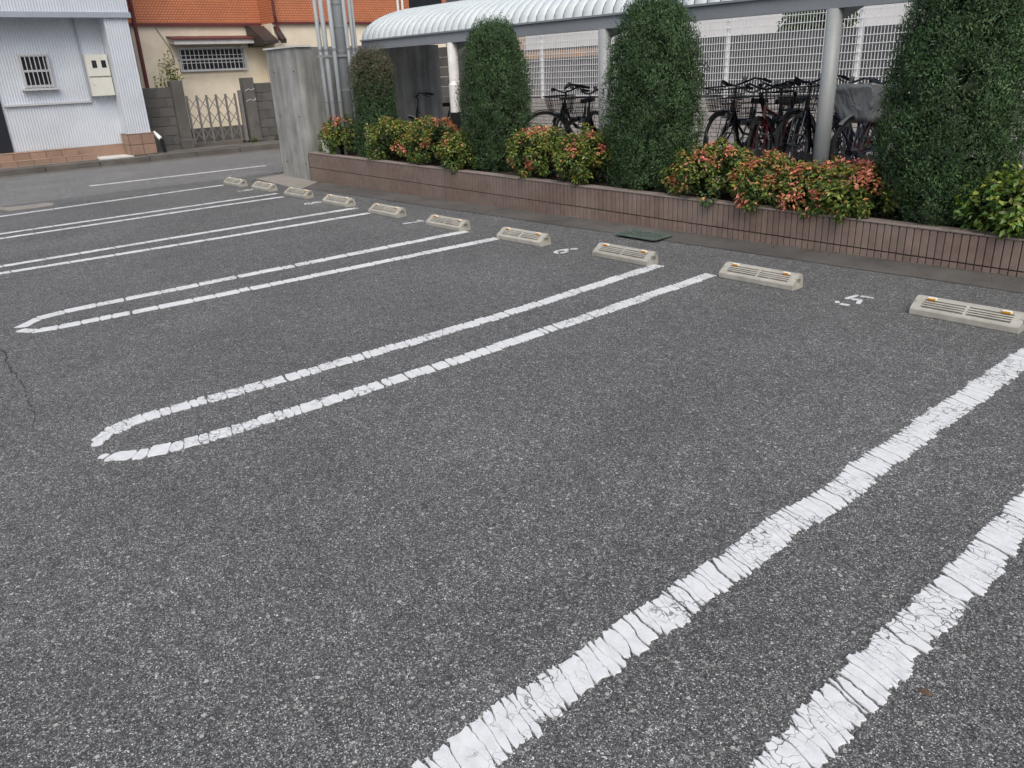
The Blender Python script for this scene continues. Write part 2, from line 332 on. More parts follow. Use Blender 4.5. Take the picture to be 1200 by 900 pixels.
# concrete gutter strip between the asphalt and the planter: a shallow wedge that rises towards the near end
gb = MB(); xs = np.linspace(-12.5, 3.0, 63); rows = []
for i, x in enumerate(xs):
    yf = 5.36+0.036*(x+11.5)+0.02*mnoise.noise((x*1.7, 0, 0))
    rows.append([(x, yf, 0.004), (x, (yf+ywall(x))/2, 0.005+0.45*zbase(x)), (x, ywall(x)+0.12, 0.006+zbase(x)), (x, ywall(x)+0.12, -0.045), (x, yf, -0.045)])
for a, b in zip(rows[:-1], rows[1:]): gb.add(a+b, [(0, 5, 6, 1), (1, 6, 7, 2)])
struct('gutter', gb, 'gutter')
pts = [at(300, 210, 2, 0), at(352, 222.5, 2, 0), at(372, 214, 2, 0), at(332, 204, 2, 0)]
struct('concrete_slab', MB().prism([(p.x, p.y) for p in pts], -0.04, 0.010), 'pale_slab')
struct('shelter_floor', B(-11.5, 6, 6.95, 12.42, -0.04, 0.18), 'concrete_floor')
struct('pavement', B(-30, -18.25, -20, 40, -0.04, 0.12), 'kerb')
struct('yard', B(-18.0, 20, 12.72, 60, -0.04, 0.02), 'concrete_floor')
# kerb stones along the far side of the road
kb = thing('kerb', 'weathered dark concrete kerb along the far side of the road', 'kerb', (-18.13, 6, -0.03))
km = MB().cbox(-0.13, 0.11, -0.495, 0.495, 0, 0.145, 0.012).mesh('kerb_stone', 'kerb')
for i in range(16): link('kerb_stone', km, kb, (random.uniform(-.008, .008), -6+i*1.0, random.uniform(-.008, .005)))
# far-side gutter channel
struct('road_gutter', B(-18.0, -17.72, -20, 40, -0.04, 0.001), 'kerb')
# repaired concrete patch in the asphalt
patch = thing('concrete_patch', 'rough pale concrete patch in asphalt beside the outermost bay line', 'patch', (-12.75, 2.15, 0))
pp = [(-0.28, -0.30), (-.1, -.33), (.17, -.28), (.22, .02), (.17, .26), (-.05, .33), (-.24, .27), (-.19, .02)]
MB().prism(pp, -0.01, 0.006).build('slab', 'pale_slab', patch, world=False)
MB().prism([(-.30, -.36), (-.16, -.38), (-.12, -.29), (-.27, -.27)], -0.01, 0.014).build('lid', 'pale_slab', patch, world=False)

# ================================================================== PAINTED LINES
def path_pt(path, cum, s):
    for i in range(len(path)-1):
        if s <= cum[i+1] or i == len(path)-2:
            t = (s-cum[i])/(cum[i+1]-cum[i]); a, b = path[i], path[i+1]
            return (a[0]+(b[0]-a[0])*t, a[1]+(b[1]-a[1])*t)
def smooth_path(pts, sub=8):
    """Catmull-Rom through the points"""
    out = []; P = [pts[0]]+pts+[pts[-1]]
    for i in range(1, len(P)-2):
        for k in range(sub):
            t = k/sub; a, b, c, d = P[i-1], P[i], P[i+1], P[i+2]
            out.append(tuple(0.5*((2*b[j])+(-a[j]+c[j])*t+(2*a[j]-5*b[j]+4*c[j]-d[j])*t*t+(-a[j]+3*b[j]-3*c[j]+d[j])*t**3) for j in (0, 1)))
    out.append(pts[-1]); return out
def chip_line(parent, pts, width, lmin, lmax, gap, slant, seed, jit=0.010, tip=True, zt=0.0045, nj=9, fat=1.0):
    """a thermoplastic line broken across into separate tongues of paint; wide gaps here and there"""
    rd = random.Random(seed); path = smooth_path(pts) if len(pts) > 2 else pts
    cum = [0]
    for a, b in zip(path[:-1], path[1:]): cum.append(cum[-1]+math.dist(a, b))
    T = cum[-1]; root = parent.location
    def W(s, t):                       # (along, across) -> world
        s2 = min(max(s, 0), T); p = path_pt(path, cum, s2); q0 = path_pt(path, cum, max(s2-.02, 0)); q1 = path_pt(path, cum, min(s2+.02, T))
        d = Vector((q1[0]-q0[0], q1[1]-q0[1])).normalized()
        e = s-s2
        return (p[0]+d.x*e-d.y*t-root.x, p[1]+d.y*e+d.x*t-root.y)
    cuts = [0]
    while cuts[-1] < T-lmin:
        cuts.append(min(cuts[-1]+rd.uniform(lmin, lmax)*(1.0 if rd.random() < .88 else 1.35), T))
    if T-cuts[-1] > 0: cuts.append(T)
    def crack(k, t):                   # shape of the k-th crack across the line
        if k == 0 or k == len(cuts)-1: return 0.012*mnoise.noise((t*30, k*7.7+seed, 1))
        return slant*(0.8+0.35*mnoise.noise((k*.35, seed, 9)))*t+0.012*mnoise.noise((t*15, k*3.71, seed*1.3))+0.006*mnoise.noise((t*60, k*5.1, seed))
    ogap = [gap*(0.35+0.65*rd.random()) if rd.random() < .84 else gap*rd.uniform(2.0, 4.5) for _ in cuts]
    rf = [rd.choice((.06, .12, .2, .34)) for _ in cuts]; shift = 0
    for k in range(len(cuts)-1):
        shift = shift*0.6+rd.uniform(-jit, jit)*0.6
        a0, b0 = -width/2+shift+rd.uniform(-jit, jit)*.6, width/2+shift+rd.uniform(-jit, jit)*.6
        s0, s1 = cuts[k], cuts[k+1]; L = s1-s0
        sm = (s0+s1)/2
        if tip and sm < 0.14:          # the hairpin's closed end tapers to a point
            f = 0.35+0.65*min(1, sm/0.14); mid = (a0+b0)/2; a0 = mid+(a0-mid)*f; b0 = mid+(b0-mid)*f
        elif fat != 1.0 and sm < 0.5:
            a0 *= fat; b0 *= fat
        lo = []; hi = []
        for j in range(nj):
            u = j/(nj-1); t = a0+(b0-a0)*u; e = abs(2*u-1)**4
            rnd = min(rf[k]*L, 0.012)*e
            sl_ = s0+crack(k, t)+ogap[k]/2+rnd; sh2 = s1+crack(k+1, t)-ogap[k+1]/2-rnd; md = (sl_+sh2)/2; hw = max(sh2-sl_, .003)/2
            lo.append(W(md-hw, t)); hi.append(W(md+hw, t))
        def side(p, q, sgn):           # ragged outer edge
            r = []
            for u in (.2, .4, .6, .8):
                x = p[0]+(q[0]-p[0])*u; y = p[1]+(q[1]-p[1])*u; bl = min(.006, L*.12)*math.sin(u*math.pi)*sgn; r.append((x+bl+rd.uniform(-.003, .003), y+rd.uniform(-.002, .002)))
            return r
        poly = lo+side(lo[-1], hi[-1], 1)+hi[::-1]+side(hi[0], lo[0], -1)
        area = sum(poly[i-1][0]*poly[i][1]-poly[i][0]*poly[i-1][1] for i in range(len(poly)))
        if area < 0: poly = poly[::-1]
        if abs(area) < 1e-4: continue
        n = len(poly); cx = sum(p[0] for p in poly)/n; cy = sum(p[1] for p in poly)/n
        mb = MB(); z1 = zt+rd.uniform(-.0006, .0008)
        inn = [(cx+(x-cx)*0.975, cy+(y-cy)*0.975) for x, y in poly]
        vs = [(x, y, -0.004) for x, y in poly]+[(x, y, z1-0.0015) for x, y in poly]+[(x, y, z1) for x, y in inn]
        fs = [tuple(range(2*n, 3*n))]
        for q in (0, 1): fs += [(q*n+i, q*n+(i+1) % n, (q+1)*n+(i+1) % n, (q+1)*n+i) for i in range(n)]
        mb.add(vs, fs); mb.build('paint_chip', 'paint', parent, world=False)
def strip_line(parent, pts, width, seed, zt=0.004, tip=True):
    """a far line: one strip with uneven edges"""
    rd = random.Random(seed); path = smooth_path(pts, 10) if len(pts) > 2 else pts
    cum = [0]
    for a, b in zip(path[:-1], path[1:]): cum.append(cum[-1]+math.dist(a, b))
    T = cum[-1]; n = int(T/0.03); mb = MB(); root = parent.location
    k0 = 0; segs = []
    while k0 < n:
        k1 = min(n, k0+rd.randint(6, 16)); segs.append((k0, k1)); k0 = k1
    for k0, k1 in segs:
        vs = []
        for k in range(k0, k1+1):
            s = T*k/n
            if k == k1 and k1 < n: s -= 0.010
            p = path_pt(path, cum, s); q0 = path_pt(path, cum, max(s-.03, 0)); q1 = path_pt(path, cum, min(s+.03, T))
            d = Vector((q1[0]-q0[0], q1[1]-q0[1])).normalized(); f = min(1, 0.3+s/0.15) if tip else 1
            a = width/2*f+rd.uniform(-.007, .007); b = width/2*f+rd.uniform(-.007, .007)
            x, y = p[0]-root.x, p[1]-root.y
            vs += [(x-d.y*a, y+d.x*a, zt), (x+d.y*b, y-d.x*b, zt)]
        mb.add(vs, [(2*i, 2*i+1, 2*i+3, 2*i+2) for i in range(k1-k0)])
    mb.build('paint_stripe', 'paint', parent, world=False)
GL = 'hairpin lines between the parking bays'
WORD = {5: 'five', 6: 'six', 7: 'seven', 8: 'eight', 9: 'nine'}
h = thing('parking_line', 'widest cracked white hairpin line, on the side of bay five away from bay six', 'line marking', (-0.89, 2.7, 0), group=GL)
chip_line(h, [(-1.02, .52), (-1.13, .66), (-1.155, .9), (-1.150, 1.5), (-1.148, 3), (-1.143, 4.83)], 0.130, .019, .054, .0020, .32, 11, jit=.012, nj=12, fat=1.12)
chip_line(h, [(-.76, .52), (-.65, .66), (-.63, .95), (-.625, 1.6), (-.625, 3), (-.62, 4.83)], 0.126, .019, .056, .0020, .34, 12, jit=.012, nj=12, fat=1.12)
h = thing('parking_line', 'cracked white hairpin line with broken pointed tip, between bays five and six', 'line marking', (-3.58, 2.7, 0), group=GL)
chip_line(h, [(-3.655, .625), (-3.77, .72), (-3.825, .93), (-3.805, 1.5), (-3.785, 2.2), (-3.79, 3.2), (-3.86, 4.86)], 0.108, .035, .11, .003, .25, 13, jit=.009, nj=7)
chip_line(h, [(-3.535, .61), (-3.45, .70), (-3.37, .93), (-3.345, 1.4), (-3.332, 2.2), (-3.335, 3.2), (-3.375, 4.87)], 0.108, .035, .11, .003, .25, 14, jit=.009, nj=7)
h = thing('parking_line', 'white hairpin line with sharp tip, between bays six and seven', 'line marking', (-6, 2.7, 0), group=GL)
chip_line(h, [(-6.10, .78), (-6.22, .88), (-6.29, 1.15), (-6.285, 2.1), (-6.26, 4.80)], 0.108, .08, .22, .004, .2, 15, jit=.008, nj=6)
chip_line(h, [(-6.03, .77), (-5.92, .86), (-5.885, 1.1), (-5.835, 2.0), (-5.735, 4.76)], 0.108, .08, .22, .004, .2, 16, jit=.008, nj=6)
h = thing('parking_line', 'thin pair of white lines between bays seven and eight', 'line marking', (-8.3, 2.7, 0), group=GL)
strip_line(h, [(-8.37, .78), (-8.46, .86), (-8.51, 1.07), (-8.546, 3.0), (-8.547, 4.89)], 0.105, 17)
strip_line(h, [(-8.31, .76), (-8.22, .84), (-8.175, 1.02), (-8.11, 2.84), (-8.08, 4.78)], 0.105, 18)
h = thing('parking_line', 'thin pair of white lines between bays eight and nine', 'line marking', (-10.5, 2.7, 0), group=GL)
strip_line(h, [(-10.44, .75), (-10.53, .82), (-10.56, 1.2), (-10.65, 3.8), (-10.70, 4.88)], 0.10, 19)
strip_line(h, [(-10.32, .75), (-10.24, .82), (-10.215, 1.2), (-10.30, 3.7), (-10.308, 4.79)], 0.10, 20)
h = thing('parking_line', 'single white line closing bay nine towards the road', 'line marking', (-12.3, 2.7, 0))
strip_line(h, [(-12.0, .6), (-12.11, 1.69), (-12.42, 4.80)], 0.095, 21, tip=False)
h = thing('road_line', 'white edge line on the road parallel to the far kerb', 'line marking', (-14.55, 5, 0))
strip_line(h, [(-14.55, 3.4), (-14.55, 4.95), (-14.56, 6.5)], 0.13, 22, tip=False, zt=0.001)
# bay numbers: stencilled strokes, drawn on a 0.14 x 0.28 m cell
STR = {'5': [((.02, .15), (.03, .27)), ((.06, .265), (.14, .265)), ((.045, .165), (.10, .175)), ((.10, .175), (.125, .09)), ((.045, .012), (.10, .02)), ((.0, .055), (.02, .03))],
       '6': [((.11, .27), (.06, .22)), ((.045, .20), (.015, .11)), ((.012, .09), (.03, .025)), ((.045, .008), (.095, .008)), ((.112, .03), (.122, .10)), ((.10, .135), (.045, .145))],
       '7': [((.0, .262), (.06, .265)), ((.072, .265), (.135, .262)), ((.128, .24), (.09, .14)), ((.082, .12), (.06, .0))],
       '8': [((.04, .272), (.10, .272)), ((.115, .25), (.115, .17)), ((.02, .25), (.02, .17)), ((.04, .145), (.10, .145)), ((.125, .12), (.125, .03)), ((.01, .12), (.01, .03)), ((.04, .008), (.10, .008))],
       '9': [((.10, .145), (.05, .145)), ((.03, .16), (.015, .23)), ((.035, .265), (.095, .27)), ((.118, .25), (.122, .16)), ((.12, .13), (.10, .05)), ((.085, .03), (.03, .005))]}
for d, x, y, hh in (('5', -2.345, 4.745, 1.0), ('6', -4.89, 4.66, .88), ('7', -7.21, 4.64, .85), ('8', -9.48, 4.65, .8), ('9', -11.54, 4.64, .8)):
    o = thing('bay_number', f'white stencilled number {WORD[int(d)]} painted on the asphalt in front of the planter', 'number', (x, y, 0), group='painted bay numbers')
    for (a, b) in STR[d]:
        p, q = Vector(a)*hh, Vector(b)*hh; dd = (q-p).normalized(); n = Vector((-dd.y, dd.x))*0.0165
        poly = [p-n*.7-dd*.002, p+n*.8, q+n*.7+dd*.003, q-n*.9]
        if d == '5': poly = [v+Vector((random.uniform(-.003, .003), random.uniform(-.004, .004))) for v in poly]
        poly = [(v.x, v.y) for v in poly]
        ar = sum(poly[i-1][0]*poly[i][1]-poly[i][0]*poly[i-1][1] for i in range(4))
        MB().prism(poly if ar > 0 else poly[::-1], -.004, .0042).build('stroke', 'paint', o, world=False)

# ================================================================== WHEEL STOPS
def make_stop():
    root = thing('wheel_stop', 'x', 'wheel stop', group='concrete wheel stops')
    L, D = 0.6, 0.14
    mb = MB()
    # full section at both ends and in the middle, a section sunk by 9 mm between them for the slots
    def prof(s): 
        ny, nz = -0.065, 0.085; l = math.hypot(ny, nz); ny, nz = ny/l*s, nz/l*s
        return [(0.002, 0), (0, .006), (0, .036), (.006, .044), (.006-ny*0, .044)]
    full = [(0.003, 0), (0, .004), (0, .034), (.004, .041), (.078, .094), (.086, .098), (.118, .098), (.124, .092), (D, .004), (D-.003, 0)]
    sunk = [(0.003, 0), (0, .004), (0, .034), (.004, .041), (.0165, .0500), (.0215, .0435), (.0745, .0815), (.0700, .0885), (.078, .094), (.086, .098), (.118, .098), (.124, .092), (D, .004), (D-.003, 0)]
    mb.extr(full, 0.026, 0.055); mb.extr(full, 0.29, 0.31); mb.extr(full, 0.545, 0.574)
    for x0, x1 in ((.055, .29), (.31, .545)): mb.extr(sunk, x0, x1)
    # end blocks with their square recess
    for x0, x1, xi in ((0, .026, .018), (.574, .6, .582)):
        hollow = [(.052, .030), (.105, .030), (.105, .068), (.070, .068)]
        o = full; mb.extr(full, min(xi, .026) if x0 == 0 else .574, .026 if x0 == 0 else xi)
        xa, xb = (x0, xi) if x0 == 0 else (xi, x1)
        # rim of the recess: four bars
        mb.extr([(0.003, 0), (0, .004), (0, .034), (.004, .041), (.046, .071), (.052, .068), (.052, .012), (.052, 0)], xa, xb)
        mb.extr([(.105, 0), (.105, .09), (.124, .092), (D, .004), (D-.003, 0)], xa, xb)
        mb.extr([(.0521, 0), (.0521, .030), (.1049, .030), (.1049, 0)], xa, xb)
        mb.extr([(.0521, .0685), (.0521, .0752), (.078, .094), (.086, .098), (.118, .098), (.1249, .0905), (.1049, .0685)], xa, xb)
    # ribs between the slots, along the stop
    for x0, x1 in ((.055, .29), (.31, .545)):
        for k in range(3):
            y = .0215+.053*(k+1)/4; z = .0435+.038*(k+1)/4
            mb.obox((x0-.002, y-.004, z+.004), (x1+.002, y-.004, z+.004), .0088, .0125, (0, -.58, .81))
    mb.build('body', 'stop', root, world=False)
    for x in (.095, .505):
        r = MB().cbox(x-.026, x+.026, .062, .084, .088, .105, .003).build('reflector', 'refl_base', root, world=False)
        MB().cbox(x-.022, x+.022, .0575, .064, .088, .1015, .002).build('lens', 'amber', r, world=False)
    return root
st = [(1065, 368, 5, 1), (842, 325, 5, 0), (694, 300, 6, 1), (582, 280, 6, 0), (499, 264, 7, 1), (432, 249.5, 7, 0), (378, 238, 8, 1), (333, 229, 8, 0), (295, 221, 9, 1), (262, 216, 9, 0)]
proto = None
for px, py, bay, far in st:
    p = at(px, py, 2, 0)
    if proto is None: proto = o = make_stop()
    else: o = copy_tree(proto)
    o.location = (p.x, p.y, 0.001); o.rotation_euler = (0, 0, R(random.uniform(-.8, 1.2)))
    nx = 'bay '+WORD[bay+1] if bay < 9 else 'the road'; side = ('away from ' if far else 'towards ')+nx
    o['label'] = f'pale concrete wheel stop in bay {WORD[bay]}, the one {side}'
# drain grate
p = at(756, 276.5, 2, 0.01)
g = thing('drain_grate', 'greenish weathered drain grate in the gutter below the planter wall', 'grate', (p.x, p.y-.03, .012+.4*zbase(p.x)))
mb = MB(); mb.box(-.24, .24, -.13, -.11, 0, .012); mb.box(-.24, .24, .11, .13, 0, .012); mb.box(-.24, -.22, -.1095, .1095, 0, .012); mb.box(.22, .24, -.1095, .1095, 0, .012)
mb.build('frame', 'grate', g, world=False)
MB().box(-.218, .218, -.108, .108, -.004, .001).build('pit', 'door_dark', g, world=False)
sm = MB().box(-.009, .009, -.109, .109, .002, .011).mesh('slat', 'grate')
for i in range(8): link('slat', sm, g, (-.187+i*.0535, 0, 0))

# ================================================================== PLANTER
X0, X1 = -11.5, 2.2
pl = thing('planter_wall', 'low planter wall faced with upright brown tiles behind the wheel stops', 'planter', (X0, ywall(X0), 0))
cm = MB(); n = 30
xs = np.linspace(X0, X1, n+1)
def loc(x, y, z): return (x-pl.location.x, y-pl.location.y, z)
for a, b in zip(xs[:-1], xs[1:]):
    vs = []
    for x in (a, b): vs += [loc(x, ywall(x)+.014, -.05), loc(x, ywall(x)+.014, ztop(x)-.014), loc(x, ywall(x)+.11, ztop(x)-.014), loc(x, ywall(x)+.11, -.05)]
    cm.add(vs, [(0, 4, 5, 1), (1, 5, 6, 2), (2, 6, 7, 3)])
cm.build('core', 'mortar', pl, world=False)
PIT_ = .0545; TH = .200
top_m = MB().cbox(-.0238, .0238, 0, .02, -TH, 0, .0025).mesh('tile', 'tile')
low_m = MB().cbox(-.0238, .0238, 0, .02, -1, 0, .0025).mesh('tile_cut', 'tile')
ntile = int((X1-X0)/PIT_); cand = []
for i in range(ntile):
    x = X0+PIT_*(i+.5); cand.append(x)
vis = sorted(cand, key=lambda x: abs(x+1.6))
near = set(vis[:150]); rest = MB()
for x in cand:
    zt = ztop(x)-.012; dy = random.uniform(-.0012, .0012); hl = zt-TH-.010-zbase(x)+.004
    if x in near:
        link('tile', top_m, pl, loc(x, ywall(x)+dy, zt))
        if hl > .012:
            o = link('tile', low_m, pl, loc(x, ywall(x)+dy, zt-TH-.009)); o.scale = (1, 1, hl)
    else:
        a = loc(x, ywall(x)+dy, 0)
        rest.box(a[0]-.0238, a[0]+.0238, a[1], a[1]+.02, zt-TH, zt)
        if hl > .012: rest.box(a[0]-.0238, a[0]+.0238, a[1], a[1]+.02, zt-TH-.009-hl, zt-TH-.009)
tag(rest.build('tile_facing', 'tile', pl, world=False), kind='stuff')
cp = MB().cbox(-.112, .112, -.006, .118, -.010, .005, .003).mesh('coping_tile', 'coping')
for i in range(int((X1-X0)/.228)):
    x = X0+.114+i*.228; o = link('coping_tile', cp, pl, loc(x, ywall(x), ztop(x)+random.uniform(-.001, .001))); o.rotation_euler = (0, R(.84), R(.8))
sb = MB()
for a, b in zip(xs[:-1], xs[1:]):
    vs = []
    for x in (a, b):
        vs += [loc(x, ywall(x)+.11, ztop(x)-.05), loc(x, ywall(x)+.5, ztop(x)-.0), loc(x, 6.93, ztop(x)-.05), loc(x, 6.93, -.05)]
    sb.add(vs, [(0, 4, 5, 1), (1, 5, 6, 2), (2, 6, 7, 3)])
sb.build('soil', 'soil', pl, world=False)
MB().box(0-.02, 0, 0, 1.08, 0, .40).build('end_face', 'mortar', pl, world=False)

# ================================================================== FOLIAGE
def leaf_mesh(name, pos, nrm, upv, length, width, col, mat, fold=0.25):
    """one folded leaf (two quads sharing a midrib) per row"""
    n = len(pos); d = upv-nrm*np.sum(upv*nrm, 1)[:, None]; d /= np.linalg.norm(d, axis=1)[:, None]+1e-9
    s = np.cross(d, nrm); L = length[:, None]; W = width[:, None]
    v = np.empty((n, 6, 3))
    v[:, 0] = pos; v[:, 1] = pos+d*L*.45-s*W*.5+nrm*W*fold; v[:, 2] = pos+d*L; v[:, 3] = pos+d*L*.45+s*W*.5+nrm*W*fold
    v[:, 4] = pos+d*L*.45; v[:, 5] = pos+d*L*.72
    base = (np.arange(n)*6)[:, None]
    f = np.concatenate([base+np.array([[0, 1, 2, 4]]), base+np.array([[0, 4, 2, 3]])], 1).reshape(-1, 4)
    v = v[:, :5]; base = (np.arange(n)*5)[:, None]
    f = np.concatenate([base+np.array([[0, 1, 2, 4]]), base+np.array([[0, 4, 2, 3]])], 1).reshape(-1, 4)
    me = bpy.data.meshes.new(name); me.vertices.add(n*5); me.vertices.foreach_set('co', v.reshape(-1))
    me.loops.add(f.size); me.loops.foreach_set('vertex_index', f.reshape(-1)); me.polygons.add(len(f))
    me.polygons.foreach_set('loop_start', np.arange(len(f))*4)
    a = me.color_attributes.new('Col', 'FLOAT_COLOR', 'POINT')
    c4 = np.ones((n, 5, 4)); c4[:, :, :3] = col[:, None, :]; a.data.foreach_set('color', c4.reshape(-1))
    me.materials.append(M[mat]); me.update(); me.validate(); return me
def unit(v): return v/(np.linalg.norm(v, axis=1)[:, None]+1e-9)
def rnd_dirs(n): return unit(rng.normal(size=(n, 3)))
def conifer(label, px, Yc, ztop_, width, base, seed, prof, brown=0.0, nl=360, nspray=180):
    rd = np.random.default_rng(seed)
    c = at(px[0], px[1], 1, Yc); root = thing('conifer_tree', label, 'tree', (c.x, Yc, base), group='clipped conifers in the planter')
    H = ztop_-base; Rm = width/2
    mb = MB(); mb.tube([(0, 0, -.1), (.01, 0, H*.3), (-.01, .01, H*.6), (0, 0, H*.9)], [.045, .038, .025, .008], 8)
    for k in range(14):
        a = k*2.4; z = H*(.08+.8*k/14); rr = Rm*.75*prof(z/H)
        mb.tube([(0, 0, z), (rr*.5*math.cos(a), rr*.5*math.sin(a), z+.06), (rr*math.cos(a), rr*math.sin(a), z+.16)], [.014, .009, .004], 5)
    mb.build('trunk', 'bark', root, world=False)
    P = []; Nn = []; U = []; Cc = []; Ln = []
    # lobes of foliage spread over the crown surface, each a tuft of upward-fanning sprays
    for k in range(nl):
        t = (k+.5)/nl; u = t**.85; z = H*(u*.97); th = k*2.39996+rd.uniform(-.3, .3)
        rr = Rm*prof(u)*(1+.11*math.sin(3*th+seed)+rd.uniform(-.13, .09))
        lc = np.array([rr*.80*math.cos(th), rr*.80*math.sin(th), z]); lr = rd.uniform(.075, .15)*(.8+.5*Rm)
        out = np.array([math.cos(th), math.sin(th), .35+.9*u**4]); out /= np.linalg.norm(out)
        n = int(nspray*rd.uniform(.8, 1.2)); d = unit(rd.normal(size=(n, 3))+out*1.1)
        rad = lr*rd.uniform(.35, 1.0, n)**.55; sh_ = rd.random(n) < .05; rad[sh_] *= rd.uniform(1.1, 1.45, sh_.sum())
        p = lc+d*rad[:, None]*np.array([1, 1, 1.25])
        P.append(p); nn = unit(d+rd.normal(size=(n, 3))*.55); Nn.append(nn)
        U.append(unit(d*.8+np.array([0, 0, .75])+rd.normal(size=(n, 3))*.35))
        lt = rd.uniform(.65, 1.3); base_c = np.array([.038, .088, .030])*lt
        cc = base_c*rd.uniform(.65, 1.35, (n, 1))*np.array([1, 1, 1]); yel = rd.random(n) < .18
        cc[yel] = np.array([.085, .145, .040])*lt*rd.uniform(.8, 1.2, (yel.sum(), 1))
        if brown and u > .52:
            q = rd.random(n) < brown*min(1, (u-.52)*2.6); cc[q] = np.array([.14, .11, .075])*rd.uniform(.6, 1.2, (q.sum(), 1))
        Cc.append(cc); Ln.append(rd.uniform(.015, .034, n))
    # inner foliage that closes the crown
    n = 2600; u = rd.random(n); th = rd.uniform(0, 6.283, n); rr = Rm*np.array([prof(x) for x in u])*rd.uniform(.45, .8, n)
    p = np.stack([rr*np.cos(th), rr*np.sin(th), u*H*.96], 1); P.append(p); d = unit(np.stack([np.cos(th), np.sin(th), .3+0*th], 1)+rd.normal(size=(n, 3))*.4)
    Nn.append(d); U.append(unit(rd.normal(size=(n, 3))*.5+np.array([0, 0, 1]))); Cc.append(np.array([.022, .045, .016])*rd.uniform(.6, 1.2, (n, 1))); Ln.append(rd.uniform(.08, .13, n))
    P = np.concatenate(P); Nn = np.concatenate(Nn); U = np.concatenate(U); Cc = np.concatenate(Cc); Ln = np.concatenate(Ln)
    W = Ln*rd.uniform(.20, .36, len(Ln)); W[-n:] = Ln[-n:]*.6
    P[:, 1] *= .92
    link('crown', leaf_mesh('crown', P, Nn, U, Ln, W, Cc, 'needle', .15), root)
    return root
def pcol(u): return (.80+.20*math.sin(min(1, u/.42)*1.5708))*math.sqrt(max(0.0, 1-max(0, (u-.46)/.56)**2.2))
def pcol4(u): return (min(1, .70+1.0*u) if u < .30 else 1.0)*math.sqrt(max(0.0, 1-max(0, (u-.30)/.75)**1.9))
def pcol1(u): return (.94+.06*math.sin(u*9))*math.sqrt(max(0.0, 1-max(0, (u-.75)/.27)**2.2))
YT = 6.38
conifer('slim conifer with thin brownish top beside the pole and concrete wall', (441, 124), YT, 1.80, .66, .36, 21, pcol1, .75, 260, 150)
conifer('rounded dark green conifer standing before the white shelter post', (581, 118), YT, 1.99, .86, .34, 22, pcol, 0, 340)
conifer('broad egg-shaped dark conifer between the two grey shelter posts', (766, 120), YT, 2.03, .97, .30, 23, pcol, 0, 400)
conifer('tallest and widest dark conifer beside the covered bicycle basket', (1119, 130), YT, 2.18, 1.0, .27, 24, pcol4, 0, 470, 200)
def shrub(label, px, Yc, top, wx, wy, red, seed, n=2600, yellow=.3, lsize=.036, base=.30, tint=(1, 1, 1)):
    rd = np.random.default_rng(seed); c = at(px[0], px[1], 1, Yc)
    root = thing('shrub', label, 'shrub', (c.x, Yc, base), group='low shrubs in the planter'); H = top-base
    mb = MB(); tips = []
    for k in range(9):
        a = rd.uniform(0, 6.28); rr = rd.uniform(.3, .8)
        tx, ty, tz = wx*.5*rr*math.cos(a), wy*.5*rr*math.sin(a), H*rd.uniform(.6, .95)
        mb.tube([(tx*.1, ty*.1, -.06), (tx*.5, ty*.5, tz*.5), (tx, ty, tz)], [.007, .005, .002], 5)
    mb.build('stem', 'bark', root, world=False)
    nl = 46; per = n//nl; P = []; Nn = []; U = []; Cc = []; Ln = []
    for k in range(nl):
        v = (k+.5)/nl; ph = math.acos(1-1.5*v); th = k*2.39996+rd.uniform(-.4, .4)
        e = np.array([math.sin(ph)*math.cos(th), math.sin(ph)*math.sin(th), math.cos(ph)])
        f = rd.uniform(.72, 1.02); lc = np.array([wx*.5*e[0], wy*.5*e[1], 0])*f+np.array([0, 0, H*.42+H*.52*e[2]*f]); lr = rd.uniform(.06, .105)
        d = unit(rd.normal(size=(per, 3))+e*.9); rad = lr*rd.uniform(.2, 1, per)**.5
        p = lc+d*rad[:, None]; P.append(p)
        outer = np.clip((np.sum((p-lc)*e, 1)/lr), -1, 1)
        Nn.append(unit(d*.5+np.array([0, 0, .65])+rd.normal(size=(per, 3))*.45)); U.append(unit(d+rd.normal(size=(per, 3))*.5+np.array([0, 0, -.12])))
        g = np.array([.095, .150, .030]) if rd.random() < .7 else np.array([.055, .105, .026])
        cc = g*rd.uniform(.6, 1.4, (per, 1))*np.array(tint)
        yl = rd.random(per) < yellow*.8*(.35+.9*(e[2] > .1)); cc[yl] = np.array([.25, .30, .05])*rd.uniform(.6, 1.2, (yl.sum(), 1))
        hotlobe = rd.random() < red*.42*(.4+max(0, e[2])); rs = .85 if hotlobe else red*.22*(.5+max(0, e[2]))
        q = (rd.random(per) < rs) & (outer > .15)
        cc[q] = np.array([.50, .25, .085])*rd.uniform(.55, 1.25, (q.sum(), 1))*np.array([1, 1, 1])
        hot = q & (rd.random(per) < (.55 if hotlobe else .1)); cc[hot] = np.array([.70, .22, .18])*rd.uniform(.75, 1.2, (hot.sum(), 1))
        Cc.append(cc); Ln.append(rd.uniform(.7, 1.35, per)*lsize)
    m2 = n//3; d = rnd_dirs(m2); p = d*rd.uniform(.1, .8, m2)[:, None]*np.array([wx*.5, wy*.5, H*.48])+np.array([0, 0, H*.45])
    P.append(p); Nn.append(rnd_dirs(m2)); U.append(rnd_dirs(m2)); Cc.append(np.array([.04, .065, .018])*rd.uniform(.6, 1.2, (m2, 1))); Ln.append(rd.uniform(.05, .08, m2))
    P = np.concatenate(P); P[:, 2] = np.maximum(P[:, 2], .015); Ln = np.concatenate(Ln)
    link('foliage', leaf_mesh('foliage', P, np.concatenate(Nn), np.concatenate(U), Ln, Ln*rd.uniform(.42, .62, len(Ln)), np.concatenate(Cc), 'leaf'), root)
